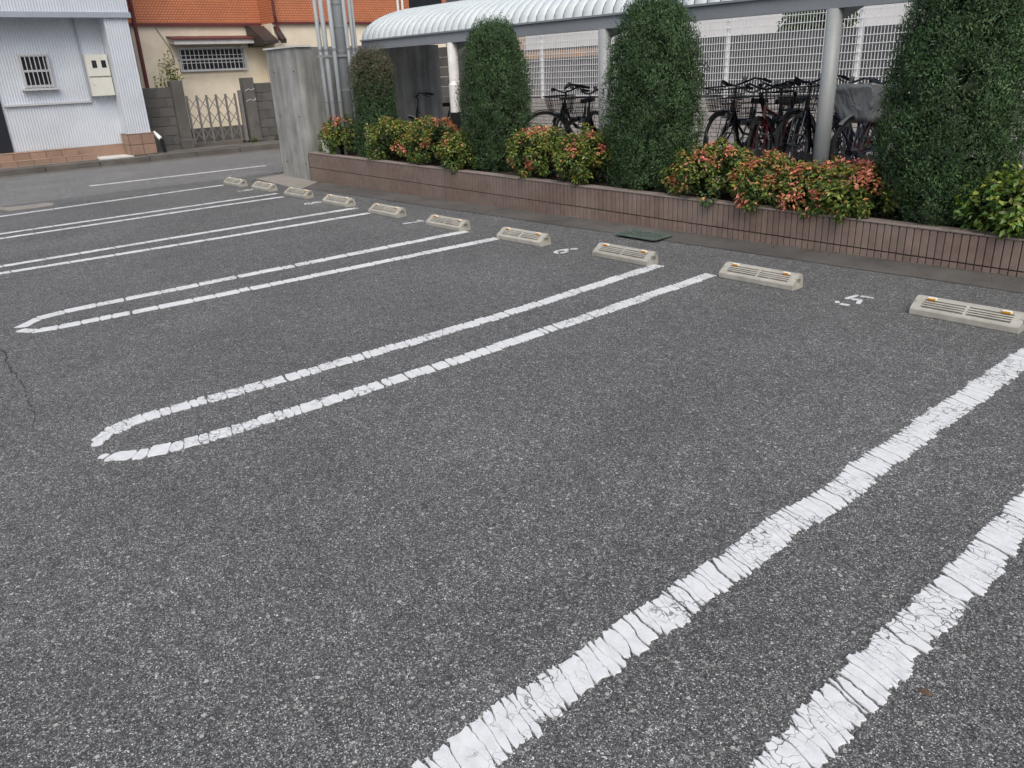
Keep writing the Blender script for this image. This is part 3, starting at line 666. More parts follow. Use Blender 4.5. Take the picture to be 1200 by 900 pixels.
SH = [('small orange-tinged shrub at the foot of the steel pole', (405, 162), 6.25, .93, .75, .6, .35, 31, .4),
      ('greenish shrub with few red tips beside the slim conifer', (462, 165), 6.22, .93, .72, .6, .42, 32, .45),
      ('rusty red-topped shrub in front of the white-capped bollard', (508, 168), 6.25, .95, .86, .62, .80, 33, .35),
      ('low yellow-green shrub touching the foot of the rounded conifer', (545, 178), 6.15, .80, .45, .5, .22, 34, .55),
      ('yellow-green shrub with a few red tips below the two dark bicycles', (632, 178), 6.22, .91, .66, .6, .38, 35, .5),
      ('yellow shrub with a red patch touching the egg-shaped conifer', (690, 184), 6.22, .88, .60, .6, .42, 36, .55),
      ('large pink-red tipped shrub between the egg-shaped conifer and the bicycles', (838, 195), 6.25, .80, .74, .64, .80, 37, .3),
      ('densely red-topped shrub below the black basket bicycles', (905, 210), 6.25, .70, .58, .6, .95, 38, .3),
      ('orange and red shrub at the foot of the leaning grey post', (958, 216), 6.25, .66, .52, .58, .9, 39, .35),
      ('low orange-green shrub below the red bicycle, touching the tallest conifer', (1005, 220), 6.22, .68, .50, .58, .6, 40, .45)]
for l, px, Y, top, wx, wy, red, sd_, yl in SH: shrub(l, px, Y, top+.02, wx*1.14, wy*1.1, red, sd_, 4600, yl, base=ztop(at(px[0], px[1], 1, Y).x)-.05)
shrub('bright green broad-leaved shrub beyond the tallest conifer', (1186, 232), 6.22, .72, .5, .55, 0, 41, 1500, .35, .05, .25, (1.1, 1.25, .9))
shrub('dark green broad-leaved shrub at the far end of the planter', (1275, 235), 6.3, .80, .8, .6, .1, 42, 2600, .2, .045, .25)

# ================================================================== CONCRETE WALL, POLE, CONDUITS
cw = thing('concrete_wall', 'tall streaked grey concrete wall at the end of the planter', 'wall', (-12.0, 6.0, 0))
B(-12.56, -12.075, 5.90, 6.10, -.04, 1.93).build('front_panel', 'concrete', cw)
B(-12.065, -11.56, 5.895, 6.10, -.04, 1.93).build('front_panel', 'concrete', cw)
B(-11.76, -11.561, 6.101, 7.35, -.04, 1.93).build('side_panel', 'concrete', cw)
B(-11.76, -11.561, 7.362, 8.52, -.04, 1.925).build('side_panel', 'concrete', cw)
B(-12.6, -11.53, 5.87, 6.14, 1.931, 1.955).build('cap', 'white_cap', cw)
tie = MB().tube([(0, 0, 0), (0, -.006, 0)], .012, 8).mesh('tie_hole', 'mortar')
for x in (-12.38, -11.7):
    for z in (.25, .95, 1.6): link('tie_hole', tie, cw, (x+12.0, -.1005 if x < -12.07 else -.1055, z))
pr = Vector((.51, .86, 0)); pv = Vector((-.86, .51, 0))
pb = Vector((-10.99, 6.34, 0))
pole = thing('utility_pole', 'thick grey steel pole rising from the planter before the concrete wall', 'pole', pb)
MB().tube([(0, 0, .3), (0, 0, 9.0)], [.125, .10], 20).build('shaft', 'galv', pole, world=False, smooth=True)
for z in (1.3, 1.83, 2.15, 2.45): MB().tube([(0, 0, z), (0, 0, z+.02)], .131-.003*z/2, 20).build('band', 'band', pole, world=False)
for k, (a, b, r) in enumerate(((-.30, .03, .030), (-.215, .10, .034), (-.10, .17, .03), (.10, .16, .026), (.175, .06, .024), (.215, -.02, .022))):
    q = pb+pr*a-pv*b
    nm = ['thinner grey conduit farthest from the shelter roof, beside the steel pole', 'grey conduit second from the outside, on the pole side facing the road', 'grey conduit pressed against the front of the steel pole',
          'thin grey conduit against the shelter side of the steel pole', 'thin grey conduit second from the shelter side of the pole', 'thinnest grey conduit nearest the curved shelter roof'][k]
    c = thing('conduit', nm, 'pipe', (q.x, q.y, .3), group='conduits strapped around the steel pole')
    MB().tube([(0, 0, 0), (0, 0, 2), (0, 0, 8.5)], r, 12).build('pipe', 'galv', c, world=False, smooth=True)
    for z in (.85, 1.55, 3.2): MB().tube([(0, 0, z), (0, 0, z+.03)], r+.006, 12).build('clip', 'band', c, world=False)
MB()
s = thing('pole_bracket', 'horizontal steel strap holding the conduits to the pole', 'bracket', (pb.x, pb.y, 1.78))
MB().obox(pr*-.35-pv*.02, pr*.25-pv*.02, .012, .03).build('strap', 'band', s, world=False)
MB().obox(pr*-.35-pv*.145, pr*.25-pv*.145, .012, .03).build('strap', 'band', s, world=False)
p = at(384, 170, 1, 6.05)
jb = thing('junction_box', 'small white box on the planter end by the concrete wall', 'box', (p.x, 6.05, .42))
MB().cbox(-.09, .09, -.05, .05, 0, .17, .008).build('case', 'white_plastic', jb, world=False)
MB().cbox(-.095, .095, -.055, .055, .17, .185, .004).build('lid', 'white_plastic', jb, world=False)

# ================================================================== BICYCLE SHELTER
SY, SX0, SX1 = 7.0, -11.42, 2.2
sh = thing('bicycle_shelter', 'grey steel bicycle shelter with curved ribbed roof behind the planter', 'shelter', (-4.6, SY, 0))
B(SX0, SX1, SY-.05, SY+.05, 1.86, 1.99).build('front_beam', 'shelter_steel', sh)
B(SX0, SX1, SY-.075, SY-.0505, 1.985, 2.005).build('gutter_lip', 'shelter_steel', sh)
prof = []
for k in range(15):
    t = k/14*R(112); prof.append((SY-.03+1.45*(1-math.cos(t)), 1.995+.47*math.sin(t)))
prof_in = [(y+.012 if k < 12 else y, z-.02) for k, (y, z) in enumerate(prof)]
B(SX0, SX1, prof[-1][0]-.03, prof[-1][0]+.03, prof[-1][1]-.10, prof[-1][1]-.022).build('rear_beam', 'shelter_steel', sh)
RP = .152
def strip(prof, x0, x1, bulge, t=.004):
    mb = MB(); n = len(prof); xs_ = [x0, x0+.02, (x0+x1)/2, x1-.02, x1]; hs = [0, bulge*.75, bulge, bulge*.75, 0]
    vs = []
    for x, hgt in zip(xs_, hs):
        for i, (y, z) in enumerate(prof):
            a = prof[max(i-1, 0)]; b = prof[min(i+1, n-1)]; l = math.hypot(b[0]-a[0], b[1]-a[1]); ny, nz = -(b[1]-a[1])/l, (b[0]-a[0])/l
            vs.append((x, y+ny*hgt, z+nz*hgt))
    fs = [(j*n+i, (j+1)*n+i, (j+1)*n+i+1, j*n+i+1) for j in range(4) for i in range(n-1)]
    return mb.add(vs, fs)
lp = [(y-SY, z) for y, z in prof]
pm = strip(lp, 0, RP-.012, .028).mesh('roof_panel', 'roof_panel', True)
sm_ = strip(lp, 0, .0115, 0.001).mesh('seam', 'roof_dark')
for k in range(int((SX1-SX0)/RP)):
    x = SX0+k*RP
    link('roof_panel', pm, sh, (x+4.6, 0, 0)); link('seam', sm_, sh, (x+RP-.0118+4.6, 0, -.004))
for x in (SX0+.02, SX1-.02):
    MB().tube([(x, y, z-.012) for y, z in prof], .016, 6).build('end_trim', 'shelter_steel', sh)
for x, mt, pxx in ((-9.18, 'white_cap', 0), (-6.40, 'post_steel', 0), (-3.73, 'post_steel', 0), (-1.05, 'post_steel', 0), (1.65, 'post_steel', 0)):
    po = MB().tube([(x, SY, -.03), (x, SY, 1.859)], .07, 20).build('post', mt, sh, smooth=True)
    if mt == 'white_cap': tag(po, 'white painted post of the shelter')
    MB().obox((x, SY+.05, 1.80), (x, prof[-1][0], prof[-1][1]-.06), .05, .08).build('bracket_arm', 'shelter_steel', sh)
    MB().tube([(x-.1, SY-.03, .1801), (x-.1, SY-.03, .195)], .02, 6).build('anchor_bolt', 'band', sh)

# ================================================================== BICYCLES
def wheel(root, cx, name, seed):
    rr = .325; w_ = MB(); w_.ring((cx, 0, rr), rr-.028, .011, 'y', 30, 6)
    w_.tube([(cx, -.035, rr), (cx, .035, rr)], .022, 8)
    for k in range(18):
        t = k*math.pi*2/18; s = .02*(-1)**k; a = t+.5*(-1)**(k//2)
        w_.tube([(cx+.02*math.cos(a), s, rr+.02*math.sin(a)), (cx+(rr-.03)*math.cos(t), 0, rr+(rr-.03)*math.sin(t))], .0016, 3, cap=False)
    o = w_.build('wheel', 'chrome', root, world=False)
    MB().ring((cx, 0, rr), rr-.012, .019, 'y', 32, 8).build('tyre', 'rubber', o, world=False, smooth=True)
def arc(cx, cz, r, a0, a1, n=12): return [(cx+r*math.cos(R(a0+(a1-a0)*k/n)), 0, cz+r*math.sin(R(a0+(a1-a0)*k/n))) for k in range(n+1)]
def fender(cx, a0, a1):
    mb = MB(); pts = arc(cx, .325, .352, a0, a1, 14); vs = []
    for x, y, z in pts:
        for dy, dr in ((-.027, -.012), (0, 0), (.027, -.012)):
            vx, vz = x-cx, z-.325; l = math.hypot(vx, vz); vs.append((x+vx/l*dr, dy, z+vz/l*dr))
    mb.add(vs, [(i*3+j, i*3+j+1, i*3+j+4, i*3+j+3) for i in range(14) for j in (0, 1)]); return mb
def bicycle(label, frame='black', bars='black', basket='wire', fend='black', loc=(0, 0, 0), rz=0, steer=0, sport=False, style='city', lean=2, pitch=0):
    root = thing('bicycle', label, 'bicycle', loc, rz, 'bicycles parked under the shelter')
    root.rotation_euler = (R(lean), R(pitch), rz)
    wheel(root, 0, 'wheel', 1); wheel(root, 1.08, 'wheel', 2)
    f = MB(); bb = (.44, 0, .28); head0 = (.90, 0, .60); head1 = (.87, 0, .78); seat = (.30, 0, .72)
    if style == 'city':
        f.tube([(.885, 0, .66), (.78, 0, .46), (.64, 0, .33), bb], .020, 8); f.tube([(.875, 0, .75), (.74, 0, .55), (.58, 0, .45), (.385, 0, .44)], .014, 8)
    else:
        f.tube([(.89, 0, .66), bb], .018, 8); f.tube([(.875, 0, .75), (.32, 0, .62)], .016, 8)
    f.tube([bb, seat], .016, 8); f.tube([head0, head1], .021, 8)
    for s in (-1, 1):
        f.tube([(.44, s*.03, .28), (.0, s*.06, .325)], .010, 6); f.tube([(.335, s*.02, .60), (.0, s*.06, .325)], .009, 6)
    f.build('frame', frame, root, world=False)
    fk = MB(); fk.tube([(.905, 0, .60), (.915, 0, .55)], .016, 8)
    for s in (-1, 1): fk.tube([(.91, s*.045, .58), (.955, s*.052, .45), (1.08, s*.055, .325)], .011, 6)
    fk.tube([(.91, -.045, .58), (.91, .045, .58)], .012, 6); fk.build('fork', frame, root, world=False)
    hb = MB(); hb.tube([(.868, 0, .78), (.852, 0, .93)], .011, 8)
    if sport: hb.tube([(.80, -.29, .97), (.86, -.14, .95), (.88, 0, .94), (.86, .14, .95), (.80, .29, .97)], .011, 7)
    else: hb.tube([(.60, -.27, .985), (.70, -.265, 1.0), (.82, -.20, 1.01), (.875, -.08, .96), (.88, 0, .94), (.875, .08, .96), (.82, .20, 1.01), (.70, .265, 1.0), (.60, .27, .985)], .011, 7)
    h = hb.build('handlebar', 'chrome' if bars == 'chrome' else 'black', root, world=False)
    for s in (-1, 1):
        a, b = (((.60, s*.27, .985), (.72, s*.262, 1.0)) if not sport else ((.80, s*.29, .97), (.825, s*.20, .958)))
        MB().tube([a, b], .017, 8).build('grip', 'rubber', h, world=False)
        MB().tube([(.76, s*.235, 1.005), (.76, s*.25, .975), (.66, s*.265, .95)], .006, 5).build('brake_lever', 'black', h, world=False)
    MB().tube([(.84, .09, .985), (.84, .09, 1.03)], .026, 8).build('bell', 'chrome', h, world=False)
    sd_ = MB(); vs = []
    for x, wd, z in ((.13, .02, .83), (.15, .095, .835), (.24, .085, .83), (.31, .035, .82), (.40, .022, .82), (.415, .012, .815)):
        vs += [(x, -wd, z-.02), (x, -wd*.8, z+.02), (x, 0, z+.025), (x, wd*.8, z+.02), (x, wd, z-.02), (x, 0, z-.035)]
    fs = [(i*6+j, i*6+(j+1) % 6, i*6+6+(j+1) % 6, i*6+6+j) for i in range(5) for j in range(6)]+[(5, 4, 3, 2, 1, 0), (30, 31, 32, 33, 34, 35)]
    sd_.add(vs, fs); so = sd_.build('saddle', 'rubber', root, world=False, smooth=True)
    MB().tube([(.305, 0, .71), (.28, 0, .81)], .013, 8).build('seat_post', 'chrome', so, world=False)
    fender(0, 20, 200).build('fender', fend, root, world=False); fender(1.08, 40, 170).build('fender', fend, root, world=False)
    cr = MB(); cr.ring((.44, -.05, .28), .075, .006, 'y', 20, 5)
    cr.tube([(.44, -.065, .28), (.44, .065, .28)], .012, 8); cr.tube([(.365, -.05, .28), (.515, -.05, .28)], .005, 5); cr.tube([(.44, -.05, .205), (.44, -.05, .355)], .005, 5); cr.tube([(.44, -.06, .28), (.56, -.075, .16)], .009, 6); cr.tube([(.44, .06, .28), (.32, .075, .40)], .009, 6); cr.build('crank', 'chrome', root, world=False)
    for s, x, z in ((-1, .56, .16), (1, .32, .40)): MB().cbox(x-.04, x+.04, min(s*.08, s*.17), max(s*.08, s*.17), z-.012, z+.012, .004).build('pedal', 'rubber', root, world=False)
    ch = MB(); ch.prism([(.0, -.06)]*0 or [(-.06, 0), (.06, 0), (.06, 1), (-.06, 1)], 0, 0) if False else None
    MB().obox((.0, -.062, .335), (.46, -.062, .30), .02, .10).build('chain_case', 'black', root, world=False)
    ca = MB()
    for y in (-.05, 0, .05): ca.tube([(-.26, y, .70), (.22, y, .70)], .005, 5)
    for x in (-.26, -.1, .06, .2): ca.tube([(x, -.06, .70), (x, .06, .70)], .005, 5)
    for s in (-1, 1): ca.tube([(-.12, s*.055, .70), (0, s*.065, .33)], .005, 5)
    ca.build('carrier', 'chrome' if bars == 'chrome' else 'black', root, world=False)
    ks = MB(); ks.tube([(-.01, -.09, .32), (-.09, -.16, .02)], .008, 6); ks.tube([(-.01, .09, .32), (-.09, .16, .02)], .008, 6); ks.build('kickstand', 'chrome', root, world=False)
    if basket:
        b = MB(); x0, x1, z0, z1, hw0, hw1 = .955, 1.20, (.66 if basket == 'wire' else .61), (.90 if basket == 'wire' else .87), .135, .185
        def ringp(t, dx=0): 
            hw = hw0+(hw1-hw0)*t; a, c = x0-.01*t, x1-.05*(1-t)+.03*t; z = z0+(z1-z0)*t
            return [(a, -hw, z), (c, -hw, z), (c, hw, z), (a, hw, z)]
        if basket == 'wire':
            for t, r_ in ((0, .004), (.25, .0032), (.5, .0032), (.75, .0032), (1, .007)): b.tube(ringp(t), r_, 4, closed=True)
            for i in range(4):
                for k in range(9):
                    u = k/9; q0, q1 = ringp(0), ringp(1); A = Vector(q0[i]).lerp(Vector(q0[(i+1) % 4]), u); C = Vector(q1[i]).lerp(Vector(q1[(i+1) % 4]), u)
                    b.tube([A, C], .003, 3, cap=False)
            for k in range(1, 8):
                b.tube([(x0, -hw0+2*hw0*k/8, z0), (x1-.05, -hw0+2*hw0*k/8, z0)], .0018, 3, cap=False)
            bo = b.build('basket', 'black' if bars != 'chrome' else 'rack', root, world=False)
        else:
            nn = 40; lev = 9; vs = []
            for j in range(lev):
                t = j/(lev-1); q = ringp(t); 
                for k in range(nn):
                    u = k/nn*4; i = int(u); p_ = Vector(q[i]).lerp(Vector(q[(i+1) % 4]), u-i); c_ = Vector(((x0+x1)/2, 0, p_.z)); d = p_-c_
                    sup = 1+.10*(1-abs(2*(u-i)-1))-.03
                    wr = .022*mnoise.noise((k*.45, t*2.2, 3.1))+.016*math.sin(k*1.9+t*3)*(t-.5)
                    p_ = c_+d*(sup*(1.2+.45*t)+wr*4.5)+Vector((0, 0, .05*(t-.4)+.02*mnoise.noise((k*.3, 5, 2))*(1 if j in (0, lev-1) else 0)))
                    vs.append(p_)
            fs = [(j*nn+k, j*nn+(k+1) % nn, (j+1)*nn+(k+1) % nn, (j+1)*nn+k) for j in range(lev-1) for k in range(nn)]
            vs.append(Vector(((x0+x1)/2, 0, z1+.045))); fs += [((lev-1)*nn+k, (lev-1)*nn+(k+1) % nn, len(vs)-1) for k in range(nn)]
            vs.append(Vector(((x0+x1)/2, 0, z0-.02))); fs += [((k+1) % nn, k, len(vs)-1) for k in range(nn)]
            b.add(vs, fs); bo = b.build('basket_cover', 'cover', root, world=False, smooth=True)
            tag(bo, 'wrinkled grey vinyl basket cover')
        MB().tube([(1.0, -.06, .655), (1.08, -.055, .33)], .005, 5).build('basket_stay', 'chrome', root, world=False)
        MB().tube([(1.0, .06, .655), (1.08, .055, .33)], .005, 5).build('basket_stay', 'chrome', root, world=False)
        MB().cbox(.99, 1.06, -.03, .03, .59, .65, .008).build('headlamp', 'chrome', root, world=False)
    # turn the steering group
    if steer:
        piv = Vector((.89, 0, 0)); Mx = Matrix.Translation(piv) @ Matrix.Rotation(R(steer), 4, 'Z') @ Matrix.Translation(-piv)
        for chd in root.children:
            nm = chd.name.split('.')[0]
            if nm in ('fork', 'handlebar', 'basket', 'basket_cover', 'basket_stay', 'headlamp') or (nm in ('wheel', 'fender') and max(v.co.x for v in chd.data.vertices) > .9): chd.matrix_local = Mx
    return root
def park(px, py, Y, lift, ang, **kw):
    """front hub seen at pixel (px,py); heading ang (0 = straight at the car park, towards -Y)"""
    c = at(px, py, 1, Y); rz = R(-90+ang); ca_, sa = math.cos(rz), math.sin(rz)
    return bicycle(loc=(c.x-1.08*ca_, Y-1.08*sa, .18+lift), rz=rz, **kw)
park(846, 150, 7.65, .0, 8, pitch=-7, label='black bicycle with wire basket and dark panniers, outermost of the row by the leaning post', frame='black', steer=-6)
park(884, 158, 7.60, .0, 6, pitch=-4, label='bicycle with red-brown frame and no basket, between two black basket bicycles', frame='red', basket=None, sport=False, bars='black', fend='rubber', style='diamond', steer=10)
park(930, 150, 7.62, .0, 4, pitch=-8, label='black bicycle with wide wire basket beside the leaning grey post', frame='navy', steer=-4)
park(967, 162, 7.75, .0, 2, pitch=-5, label='purple bicycle half hidden behind the leaning grey post', frame='purple', basket=None, bars='chrome', fend='silver', style='diamond', steer=6)
park(1006, 163, 7.50, .0, -6, pitch=-7, label='red bicycle with wrinkled grey cover over its basket', frame='red', basket='cover', bars='chrome', fend='silver', steer=-10)
park(634, 150, 7.45, .0, -52, pitch=-7, label='black step-through bicycle with upright curved handlebar, without basket', frame='black', basket=None, fend='black', steer=14)
park(684, 165, 7.7, .0, 20, pitch=-2, label='black bicycle with small wire basket beside the slender grey post', frame='black', steer=-20)
park(1205, 175, 7.6, .0, -5, label='silver bicycle with wire basket beyond the tallest conifer', frame='silver', steer=4, bars='chrome')
park(478, 160, 7.8, .0, -58, label='dark bicycle with white rear fender next to the concrete wall', frame='navy', basket=None, fend='white_plastic', steer=20)
park(1300, 175, 7.6, .0, 3, label='dark blue bicycle with wire basket at the end of the shelter row', frame='navy', steer=4)
park(905, 160, 8.15, .0, 10, pitch=-3, label='dark navy bicycle standing a little behind the red-brown one', frame='navy', steer=12, fend='black')
park(868, 160, 8.3, .0, -4, pitch=0, label='silver bicycle with wire basket behind the outermost basket bicycle', frame='silver', steer=-8, bars='chrome', fend='silver')
park(655, 160, 8.2, .0, 14, pitch=-2, label='black bicycle with wire basket behind the step-through bicycle', frame='black', steer=10)
park(985, 160, 8.2, .0, 6, pitch=0, label='silver bicycle behind the covered basket bicycle', frame='silver', bars='chrome', fend='silver', steer=-6)
# rack lanes: an inclined wheel channel with a hoop at its front
def rack(px, py, Y, label):
    c = at(px, py, 1, Y); o = thing('bicycle_rack', label, 'bicycle rack', (c.x, Y, .18), group='rack lanes under the shelter')
    ch = MB()
    for s in (-1, 1): ch.obox((s*.04, -.10, .42), (s*.04, 1.1, .10), .008, .09)
    ch.obox((0, -.10, .39), (0, 1.1, .07), .07, .008); ch.build('channel', 'rack', o, world=False)
    MB().tube([(-.07, -.05, 0), (-.07, -.05, .55), (-.045, -.05, .60), (.045, -.05, .60), (.07, -.05, .55), (.07, -.05, 0)], .011, 7).build('hoop', 'rack', o, world=False)
    MB().tube([(0, -.04, 0), (0, -.04, .37)], .018, 8).build('leg', 'rack', o, world=False)
for i, (px, l) in enumerate(((826, 'empty rack lane beside the egg-shaped conifer'), (858, 'dark rack lane under the outermost basket bicycle'), (897, 'dark rack lane between the red-brown and wide-basket bicycles'), (940, 'dark rack lane under the wide-basket bicycle'),
                             (985, 'dark rack lane between the leaning post and the covered basket'), (1020, 'dark rack lane under the covered basket bicycle'), (660, 'dark rack lane between the two black bicycles'), (478, 'rack lane hoop beside the concrete wall'), (505, 'rack lane hoop in front of the white bollard'))):
    rack(px, 165, 7.35+.04*(i % 2), l)
c = at(533.5, 125, 1, 6.86)
bo = thing('bollard', 'white round-topped bollard on black base at the foot of the white shelter post', 'bollard', (c.x, 6.86, .36))
MB().tube([(0, 0, 0), (0, 0, .62)], .075, 16).build('base', 'black', bo, world=False)
MB().tube([(0, 0, .6201), (0, 0, .97), (0, 0, 1.005), (0, 0, 1.02)], [.068, .068, .05, .012], 16).build('cap', 'white_plastic', bo, world=False)

# ================================================================== FENCE ON BRICK WALL
FY = 12.5
bw = thing('brick_wall', 'low pale brick wall under the white mesh fence', 'wall', (-8, FY, 0))
B(-17.0, 4, FY-.06, FY+.1, -.04, .775).build('core', 'pale_mortar', bw)
bm = MB().box(-.112, .112, -.018, 0, -.030, .030).mesh('brick', 'pale_brick'); bs = MB().box(-.0285, .0285, -.02, .16, -.0, .085).mesh('soldier_brick', 'pale_brick')
bricks = []
for rr_ in range(11):
    z = .035+.07*rr_
    for k in range(88):
        x = -16.8+.236*k+(.118 if rr_ % 2 else 0)
        if -14.6 < x < 3.6: bricks.append((x, z))
bricks.sort(key=lambda b: (0 if (-9.2 < b[0] < -4.2 and b[1] > .15) else 1, abs(b[0]+6.5)))
far = MB()
for i, (x, z) in enumerate(bricks):
    if i < 290: link('brick', bm, bw, (x+8, -.0605, z))
    else: far.box(x-.112, x+.112, FY-.0785, FY-.0605, z-.03, z+.03)
tag(far.build('brick_facing', 'pale_brick', bw), kind='stuff')
for k in range(int(19/.065)): link('soldier_brick', bs, bw, (-14.9+8+k*.065, -.06, .7755))
fe = thing('mesh_fence', 'white wire mesh fence with thin white posts on the brick wall', 'fence', (-8, FY, .86))
posts = [-13.3-2.35+2.35*k for k in range(9)]
for x in posts: MB().cbox(x-.03, x+.03, FY+.02, FY+.08, .8605, 2.20, .006).build('post', 'fence_white', fe)
for x0, x1 in zip(posts[:-1], posts[1:]):
    mb = MB(); x = x0+.02
    while x < x1-.02:
        mb.obox((x, FY+.01, .90), (x, FY+.01, 2.22), .0075, .0075); x += .052
    for k in range(12):
        z = .92+.118*k; mb.obox((x0+.0, FY+.004, z), (x1-.0, FY+.004, z), .010, .010)
    # folded top edge
    for k, (dy, z) in enumerate(((-.05, 2.25), (-.09, 2.32), (-.05, 2.38), (.01, 2.40))): mb.obox((x0, FY+dy, z), (x1, FY+dy, z), .006, .006)
    x = x0+.02
    while x < x1-.02:
        mb.tube([(x, FY+.01, 2.22), (x, FY-.05, 2.26), (x, FY-.09, 2.32), (x, FY-.05, 2.38), (x, FY+.01, 2.40)], .003, 4, cap=False); x += .052
    mb.build('mesh_panel', 'fence_white', fe)

# ================================================================== BEYOND THE FENCE
GY = 16.0
gw = thing('panel_wall', 'long slate grey panelled wall behind the mesh fence', 'wall', (-9, GY, 0))
for k in range(26):
    x = -22.6+1.2*k; B(x, x+1.19, GY+.0, GY+.08, 0.02, 1.96).build('panel', 'slate_panel', gw)
for k in range(26): B(-22.6+1.2*k-.03, -22.6+1.2*k+.02, GY-.03, GY-.001, .02, 1.98).build('batten', 'slate_panel', gw)
tb = thing('board', 'tan timber board along the top of the slate grey wall', 'board', (-15.5, GY-.05, 1.80)); B(-22, -14.6, GY-.09, GY-.035, 1.72, 1.90).build('plank', 'tan_board', tb)
def house(name, label, x0, x1, y0, y1, h, mat, wins, roof=None, cat='house'):
    o = thing(name, label, cat, ((x0+x1)/2, y0, 0)); B(x0, x1, y0, y1, .02, h).build('wall', mat, o)
    for (a, b, z0, z1) in wins:
        wf = MB(); wf.box(a, b, y0-.06, y0-.001, z0, z0+.06); wf.box(a, b, y0-.06, y0-.001, z1-.06, z1); wf.box(a, a+.06, y0-.06, y0-.001, z0+.0601, z1-.0601); wf.box(b-.06, b, y0-.06, y0-.001, z0+.0601, z1-.0601)
        wo = wf.build('window', 'alu', o); B(a+.061, b-.061, y0-.03, y0-.002, z0+.061, z1-.061).build('pane', 'glass_dark', wo)
    rm = MB(); rm.extr([(y0-.5, h), (y0-.5, h+.1), ((y0+y1)/2, h+1.6), (y1+.5, h+.1), (y1+.5, h)], x0-.4, x1+.4); rm.build('roof', roof or 'slate_panel', o); return o
house('white_house', 'white plastered house beyond the slate grey wall', -34, -8.2, 24, 32, 6.2, 'pale_plaster', [(-29, -27.4, 1.4, 2.1), (-18, -16.4, 3.4, 4.6), (-13, -11.4, 3.4, 4.6)])
house('pink_house', 'pinkish plastered house beyond the wall, beside the tree', -5.8, 4, 22, 30, 6.0, 'pink_plaster', [(-4.3, -2.9, 1.1, 2.3), (-1, .6, 1.1, 2.3)])
def tree(label, x, y, h, r, seed):
    rd = np.random.default_rng(seed); o = thing('tree', label, 'tree', (x, y, .02)); mb = MB(); mb.tube([(0, 0, 0), (.05, 0, h*.4), (0, .05, h*.8)], [.12, .09, .03], 8)
    P = []; 
    for k in range(26):
        d = rnd_dirs(1)[0]; c_ = d*r*rd.uniform(.4, .95)*np.array([1, 1, .9])+np.array([0, 0, h-r*.9])
        mb.tube([(0, 0, h*.4), tuple(c_)], [.03, .01], 5); n = 170; P.append(c_+rnd_dirs(n)*rd.uniform(.1, .42, (n, 1))*r*.8)
    mb.build('trunk', 'bark', o, world=False); P = np.concatenate(P); n = len(P)
    col = np.array([.05, .10, .03])*rd.uniform(.6, 1.6, (n, 1)); Ln = rd.uniform(.10, .18, n)
    link('crown', leaf_mesh('crown', P, unit(rnd_dirs(n)+np.array([0, 0, .7])), rnd_dirs(n), Ln, Ln*.55, col, 'leaf'), o)
c = at(948, 26, 1, 19.0); tree('green leafy tree beyond the slate grey wall', c.x, 19.0, 3.0, 1.0, 5)

# ================================================================== GREY BUILDING ACROSS THE ROAD
gx = -18.85
gbd = thing('grey_building', 'blue-grey ribbed metal building with barred window across the road', 'building', (gx, 3, .12))
B(-26, gx-.001, -8, 5.76, .12, 2.83).build('wall', 'grey_siding', gbd)
B(-26, gx+.42, -8, 5.80, 2.84, 6.5).build('upper_wall', 'grey_siding', gbd)
B(gx+.4201, gx+.46, -8, 5.82, 2.80, 2.90).build('trim', 'grey_trim', gbd)
B(gx, gx+.40, 5.29, 5.76, .56, 2.839).build('column', 'grey_siding', gbd)
ro = thing('x', 'x', 'x') if False else None
B(gx+.0, gx+.05, 4.80, 4.83, 1.26, 2.83).build('corner_trim', 'grey_trim', gbd)
B(gx+.0005, gx+.05, 3.22, 4.82, 1.22, 1.255).build('ledge', 'alu', gbd)
# column plinth in brown tiles
pn = B(gx+.01, gx+.45, 5.26, 5.80, .12, .545).build('plinth', 'mortar', gbd)
tl = MB().cbox(0, .008, -.13, .13, -.10, .10, .002).mesh('plinth_tile', 'paver'); t2 = MB().cbox(-.105, .105, 0, .008, -.10, .10, .002).mesh('plinth_tile', 'paver')
for i in range(2):
    for j in range(2):
        link('tile', tl, pn, (.4505, 5.26+.135+.27*i-3, .108+.21*j)); link('tile', t2, pn, (.12+.22*i, 5.26-.009-3, .108+.21*j))
MB().box(gx+.01, gx+.459, 5.25, 5.81, .547, .56).build('plinth_cap', 'paver', pn)
# window with bars
def win(parent, X, y0, y1, z0, z1, nb, mid=True, depth=.06, mat='alu', proud=.05):
    f = MB(); X1_ = X+depth
    f.box(X, X1_, y0, y1, z0, z0+.05); f.box(X, X1_, y0, y1, z1-.05, z1); f.box(X, X1_, y0, y0+.05, z0+.0501, z1-.0501); f.box(X, X1_, y1-.05, y1, z0+.0501, z1-.0501)
    fo = f.build('window', mat, parent); B(X, X+.02, y0+.051, y1-.051, z0+.051, z1-.051).build('pane', 'glass_dark', fo)
    if mid: B(X+.0205, X+depth+.02, y0+.0505, y1-.0505, (z0+z1)/2-.02, (z0+z1)/2+.02).build('rail', mat, fo)
    for k in range(nb):
        y = y0+.03+(y1-y0-.06)*k/(nb-1); MB().tube([(X1_+proud, y, z0-.02), (X1_+proud, y, z1+.02)], .009, 6).build('bar', mat, fo)
    for z in (z0+.02, z1-.02): B(X1_+proud-.022, X1_+proud-.0095, y0, y1, z-.012, z+.012).build('bar_rail', mat, fo)
    return fo
win(gbd, gx+.001, 3.66, 4.20, 1.55, 2.17, 7)
B(gx+.001, gx+.12, 3.60, 4.26, 1.50, 1.54).build('sill', 'alu', gbd)
mbx = B(gx+.001, gx+.17, 4.84, 5.27, 1.34, 2.13).build('meter_box', 'meter', gbd)
for y in (4.95, 5.13): B(gx+.1705, gx+.176, y, y+.09, 1.88, 2.02).build('meter_window', 'glass_dark', mbx)
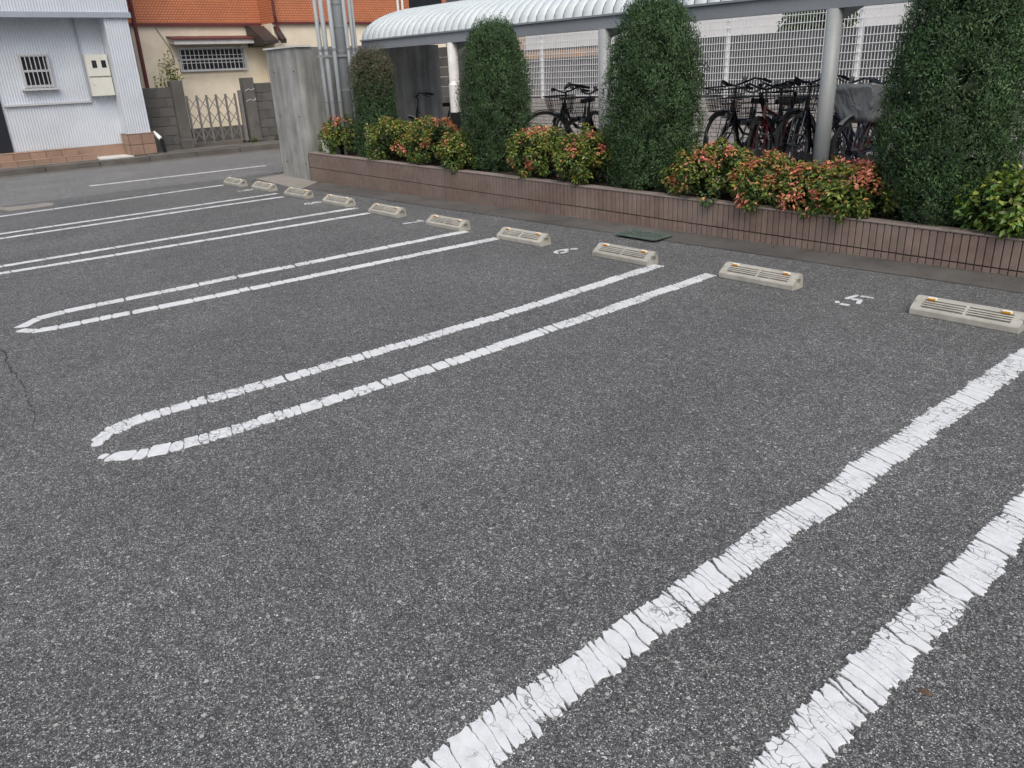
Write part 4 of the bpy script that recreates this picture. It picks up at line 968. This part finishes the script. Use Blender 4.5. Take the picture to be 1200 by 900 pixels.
B(gx+.1705, gx+.178, 4.845, 5.265, 1.705, 1.72).build('lid_joint', 'gate', mbx)
B(gx+.1705, gx+.176, 4.90, 4.915, 1.54, 1.56).build('lock', 'gate', mbx)
B(gx+.001, gx+.04, 2.0, 3.17, .37, 2.5).build('door', 'door_dark', gbd)
B(gx-.0, gx+.012, 4.30, 5.25, .12, .36).build('base_tile_band', 'paver', gbd)
# steps with tiles
stp = thing('door_step', 'two brown tiled steps in front of the grey building door', 'steps', (-18.6, 3, .12))
B(gx+.013, gx+.32, -2, 4.25, .12, .352).build('upper_core', 'mortar', stp); B(gx+.3205, gx+.53, -2, 4.55, .12, .215).build('lower_core', 'mortar', stp)
ta = MB().cbox(0, .012, -.142, .142, -.085, .085, .003).mesh('riser_tile', 'paver'); tb_ = MB().cbox(-.15, .15, -.142, .142, 0, .014, .003).mesh('tread_tile', 'paver'); tc_ = MB().cbox(0, .012, -.142, .142, -.045, .045, .003).mesh('riser_tile', 'paver'); td = MB().cbox(-.1, .1, -.142, .142, 0, .014, .003).mesh('tread_tile', 'paver')
for k in range(15):
    y = 4.11-.292*k
    if y < 0: break
    link('tile', ta, stp, (gx+.3205+18.6, y-3, .262-.12+.0)); link('tile', tb_, stp, (gx+.17+18.6, y-3, .2325))
for k in range(17):
    y = 4.41-.292*k
    if y < 0: break
    link('tile', tc_, stp, (gx+.5305+18.6, y-3, .048)); link('tile', td, stp, (gx+.43+18.6, y-3, .0955))
struct('entrance_slab', B(gx+.013, -18.2, 4.56, 5.24, .11, .135), 'white_cap')
struct('entrance_slab_front', B(gx+.532, -18.27, -2, 4.555, .11, .128), 'pale_slab')
dp = thing('downpipe_elbow', 'short white drain pipe elbow beside the tiled column plinth', 'pipe', (-18.5, 5.86, .3))
MB().tube([(0, -.04, .25), (.04, .02, .18), (.10, .06, .11)], .045, 10).build('elbow', 'white_plastic', dp, world=False)
MB().tube([(.08, .08, .1), (.08, .10, -.17)], .04, 10).build('lower_pipe', 'black', dp, world=False)

# ================================================================== ORANGE HOUSE AND ITS YARD WALL
hx = -20.6; hx2 = -19.95
hs = thing('orange_house', 'cream rendered house with orange upper siding across the road', 'house', (hx, 9, .12))
B(-27, hx, 6.45, 9.62, .12, 2.80).build('wall', 'cream', hs); B(-27, hx+.06, 6.40, 9.62, 2.81, 6.6).build('upper_siding', 'orange', hs)
B(-27, hx2, 9.621, 15.0, .12, 2.80).build('wall', 'cream', hs); B(-27, hx2+.06, 9.63, 15.05, 2.81, 6.6).build('upper_siding', 'orange', hs)
B(hx+.0605, hx+.08, 6.40, 9.615, 2.775, 2.84).build('drip_trim', 'darkred', hs); B(hx2+.0605, hx2+.08, 9.63, 15.05, 2.775, 2.83).build('drip_trim', 'darkred', hs)
wo = win(hs, hx+.001, 7.40, 9.08, 1.76, 2.30, 16, mid=True, depth=.05, proud=.12)
for z in (1.95, 2.12): B(hx+.17, hx+.178, 7.40, 9.08, z-.006, z+.006).build('bar_rail', 'alu', wo)
aw = MB(); aw.extr([(hx+.001, 2.40), (hx+.001, 2.52), (hx+.38, 2.46), (hx+.38, 2.36)], 7.25, 9.22, 'y'); aw.build('awning', 'white_cap', hs)
rf_ = MB(); rf_.extr([(hx+.001, 2.5205), (hx+.001, 2.56), (hx+.42, 2.485), (hx+.42, 2.4605)], 7.22, 9.25, 'y'); rf_.build('awning_roof', 'darkred', hs)
cn = MB(); cn.extr([(hx+.001, 2.28), (hx+.001, 2.79), (hx+.25, 2.76), (hx+.95, 2.40), (hx+.95, 2.34), (hx+.2, 2.30)], 9.22, 9.60, 'y'); cn.build('door_canopy', 'brown_metal', hs)
cn = MB(); cn.extr([(hx2+.001, 2.66), (hx2+.001, 2.72), (hx2+.35, 2.42), (hx2+.33, 2.33)], 9.66, 9.80, 'y'); cn.build('door_canopy', 'brown_metal', hs)
MB().tube([(hx+.14, 6.52, .12), (hx+.14, 6.52, 5.5)], .045, 10).build('downpipe', 'darkred', hs)
MB().tube([(hx2+.12, 9.72, 2.4), (hx2+.12, 9.72, 2.75), (hx2+.16, 9.66, 2.95), (hx2+.16, 9.66, 6.0)], .035, 10).build('downpipe', 'darkred', hs)
for yy in (13.35, 13.50): MB().tube([(hx2+.11, yy, 2.6), (hx2+.11, yy, 6)], .035, 8).build('downpipe', 'white_plastic', hs)
B(hx2+.061, hx2+.14, 13.72, 14.9, 3.04, 3.12).build('window_sill', 'alu', hs); B(hx2+.061, hx2+.10, 13.76, 14.86, 3.1205, 4.2).build('window_pane', 'glass_dark', hs)
B(hx+.001, hx+.02, 6.5, 9.2, .12, .45).build('footing', 'block', hs)
MB().tube([(hx+.02, 7.0, 2.76), (hx+.03, 7.25, 2.3), (hx+.03, 7.3, 2.0)], .008, 5).build('cable', 'gate', hs)
MB().tube([(hx+.03, 7.3, 2.0), (hx+.05, 7.15, 1.93), (hx+.05, 6.9, 1.98)], .01, 5).build('cable', 'gate', hs)
# masonry yard wall in concrete blocks
wx = -19.0
def block_wall(label, y0, y1, h, grp='block walls beside the folding gate'):
    o = thing('block_wall', label, 'wall', (wx, y0, .12), group=grp)
    B(wx-.13, wx+.0, y0, y1, .12, h).build('core', 'block_mortar', o)
    nrow = int((h-.17)/.2); L = y1-y0
    B(wx-.12, wx+.03, y0, y1, .12, .17+(h-.17-nrow*.2)).build('footing', 'block', o)
    z0 = .175+(h-.17-nrow*.2)
    for r_ in range(nrow):
        y = y0-(0 if r_ % 2 else .2)
        while y < y1-.02:
            a, b = max(y, y0), min(y+.39, y1)
            if b-a > .03: MB().cbox(wx+.0005, wx+.015, a+.004, b-.004, z0+.2*r_+.004, z0+.2*r_+.194, .004).build('block', 'block', o)
            y += .4
    B(wx-.13, wx+.015, y0, y1, h+.001, h+.02).build('cap', 'block', o)
block_wall('grey concrete block wall between the grey building and the gate', 5.83, 6.56, 1.42)
block_wall('grey concrete block wall between the gate and the tall streaked wall', 8.48, 13.0, 1.42)
for y, l in ((6.66, 'plain dark concrete gate post next to the grey building side'), (8.33, 'cracked concrete gate post with pale crack lines')):
    o = thing('gate_post', l, 'post', (wx, y, .12), group='gate posts'); MB().cbox(-.13, .10, -.13, .13, 0, 1.45, .01).build('shaft', 'block', o, world=False)
    MB().cbox(-.15, .12, -.15, .15, -.0, .20 if y < 7 else .08, .01).build('foot', 'block', o, world=False)
    if y > 8:
        for z in (.95, 1.18): MB().tube([(.101, -.12, z-.02), (.101, -.03, z+.02), (.101, .05, z-.01), (.101, .12, z+.03)], .006, 4).build('crack_filler', 'white_cap', o, world=False)
gt = thing('folding_gate', 'grey folding lattice gate between the two concrete gate posts', 'gate', (wx, 6.9, .16))
ys = [6.86+.225*k for k in range(6)]
for y in ys: MB().box(wx-.02, wx+.02, y-.02, y+.02, .20, 1.24).build('upright', 'gate', gt)
MB().box(wx-.03, wx+.03, 8.07, 8.15, .17, 1.30).build('lock_upright', 'gate', gt)
for a, b in zip(ys[:-1], ys[1:]):
    for z in (.25, .58, .91):
        MB().obox((wx+.024, a, z), (wx+.024, b, z+.30), .006, .016).build('lattice_bar', 'gate', gt); MB().obox((wx+.032, a, z+.30), (wx+.032, b, z), .006, .016).build('lattice_bar', 'gate', gt)
for y in (8.05, 8.16): MB().tube([(wx-.02, y, .16), (wx+.02, y, .16)], .035, 10).build('wheel', 'rubber', gt)
# climbing plant at the house corner and weeds
rd = np.random.default_rng(3)
iv = thing('climbing_plant', 'sparse yellow-green climbing plant on the cream house corner', 'plant', (-20.2, 6.85, .12)); mb = MB(); P = []
for k in range(9):
    y = rd.uniform(-.25, .35); hgt = rd.uniform(1.4, 2.2); mb.tube([(rd.uniform(-.1, .1), y*.4, 0), (rd.uniform(-.1, .1), y*.8, hgt*.6), (rd.uniform(-.1, .15), y, hgt)], [.010, .008, .003], 5)
    n = 60; t = rd.uniform(.35, 1.02, n)[:, None]; P.append(np.concatenate([rd.normal(0, .07, (n, 1)), y*t+rd.normal(0, .08, (n, 1)), hgt*t+rd.normal(0, .05, (n, 1))], 1))
mb.build('stem', 'bark', iv, world=False); P = np.concatenate(P); n = len(P); Ln = rd.uniform(.05, .09, n)
link('foliage', leaf_mesh('foliage', P, rnd_dirs(n), rnd_dirs(n), Ln, Ln*.6, np.array([.22, .26, .06])*rd.uniform(.6, 1.2, (n, 1)), 'leaf'), iv)
for i, (y, l) in enumerate(((8.22, 'small green weed at the lock end of the folding gate'), (8.85, 'small round weed at the foot of the block wall'))):
    o = thing('weed', l, 'weed', (wx+.14, y, .12)); n = 90; P = rnd_dirs(n)*rd.uniform(.02, .11, (n, 1)); P[:, 2] = np.abs(P[:, 2])
    Ln = rd.uniform(.03, .06, n); link('leaves', leaf_mesh('leaves', P, rnd_dirs(n), unit(P+1e-6), Ln, Ln*.5, np.array([.08, .12, .03])*rd.uniform(.6, 1.2, (n, 1)), 'leaf'), o)
# buildings farther along the far side of the road
db = thing('dark_building', 'narrow dark grey building between the orange house and the tan brick house', 'building', (-20.3, 15.7, .12))
B(-27, -20.2, 15.15, 16.6, .12, 7).build('wall', 'slate_panel', db); B(-20.199, -20.17, 15.2, 16.5, 2.6, 2.7).build('trim', 'brown_metal', db)
tbh = thing('tan_brick_house', 'tan brick house with slatted balcony beyond the shelter roof', 'house', (-20.3, 18, .12))
B(-27, -20.0, 16.7, 18.2, .12, 3.3).build('wall', 'tan_brick', tbh); B(-27, -20.3, 16.7, 18.2, 3.301, 7).build('upper_wall', 'tan_brick', tbh)
for k in range(8): B(-20.06, -20.02, 16.75+.18*k, 16.75+.18*k+.06, 3.31, 4.2).build('slat', 'paver', tbh)
B(-20.08, -20.0, 16.7, 18.2, 4.2001, 4.26).build('rail', 'paver', tbh)
bk = thing('boundary_wall', 'dark block wall behind the shelter end, next to the streaked concrete wall', 'wall', (-14.5, 11, 0))
for r_ in range(10):
    for k in range(5): MB().cbox(-15.6+.4*k+(.2 if r_ % 2 else 0), -15.6+.4*k+.392+(.2 if r_ % 2 else 0), 11.0, 11.12, .2*r_, .2*r_+.193, .006).build('block', 'block', bk)

# ================================================================== SMALL THINGS ON THE ASPHALT
for i, (px, py, l, mt, sz) in enumerate(((1085, 812, 'dark dry leaf scrap on the asphalt beside the outer arm of the widest line', 'bark', .016), (672, 470, 'small pale pebble on the asphalt of bay five', 'pale_slab', .009), (300, 640, 'small grey pebble on open asphalt in front of the bays', 'block', .009), (666, 312, 'tiny dark twig on the asphalt beside the painted six', 'bark', .014))):
    q = at(px, py, 2, 0); o = thing('leaf_scrap' if mt == 'bark' else 'pebble', l, 'leaf' if mt == 'bark' else 'pebble', (q.x, q.y, 0))
    mb = MB(); n = 7
    lo = [(sz*(1+.3*math.sin(k*2.1+i))*math.cos(k*6.283/n), sz*.7*(1+.3*math.cos(k*1.7))*math.sin(k*6.283/n), .001) for k in range(n)]
    hi = [(x*.6, y*.6, sz*.5+.1*sz*math.sin(k)) for k, (x, y, z) in enumerate(lo)]
    mb.add(lo+hi, [tuple(range(n, 2*n))]+[(k, (k+1) % n, n+(k+1) % n, n+k) for k in range(n)]); mb.build('body', mt, o, world=False)

rd = np.random.default_rng(77); n = 90; xx = rd.uniform(-10.5, -1.2, n); yy = np.array([ywall(x) for x in xx])-np.abs(rd.normal(0, .10, n))-.02
P = np.stack([xx, yy, np.array([.010+zbase(x)*.8 for x in xx])], 1); Ln = rd.uniform(.015, .035, n); dr = rnd_dirs(n); dr[:, 2] = 0
cols = np.array([[.16, .09, .04], [.22, .15, .05], [.10, .06, .03], [.10, .12, .03]])[rd.integers(0, 4, n)]*rd.uniform(.7, 1.2, (n, 1))
tag(link('fallen_leaves', leaf_mesh('fallen_leaves', P, unit(rd.normal(0, .25, (n, 3))+np.array([0, 0, 1])), unit(dr), Ln, Ln*.5, cols, 'leaf')), 'scattered small brown fallen leaves along the foot of the planter wall', 'leaves', kind='stuff')

# jagged crack in the asphalt at the open end of the bays
pc = [at(a, b, 2, 0) for a, b in ((-30, 380), (0, 407), (10, 428), (24, 448), (33, 468), (40, 488), (37, 506))]
path = smooth_path([(q.x, q.y) for q in pc], 12); rr2 = random.Random(5); vs = []
for i, (x, y) in enumerate(path):
    a = path[max(i-1, 0)]; b = path[min(i+1, len(path)-1)]; d = Vector((b[0]-a[0], b[1]-a[1])).normalized(); wd = rr2.uniform(.002, .008)*(1-.7*i/len(path)); j = rr2.uniform(-.008, .008)
    vs += [(x-d.y*(wd+j), y+d.x*(wd+j), .0012), (x+d.y*(wd-j), y-d.x*(wd-j), .0012)]
M['tar'] = surf('dark_crack_fill', (0.025, 0.025, 0.027), 0.9, 40, 0.3)
struct('asphalt_crack', MB().add(vs, [(2*i, 2*i+1, 2*i+3, 2*i+2) for i in range(len(path)-1)]), 'tar')
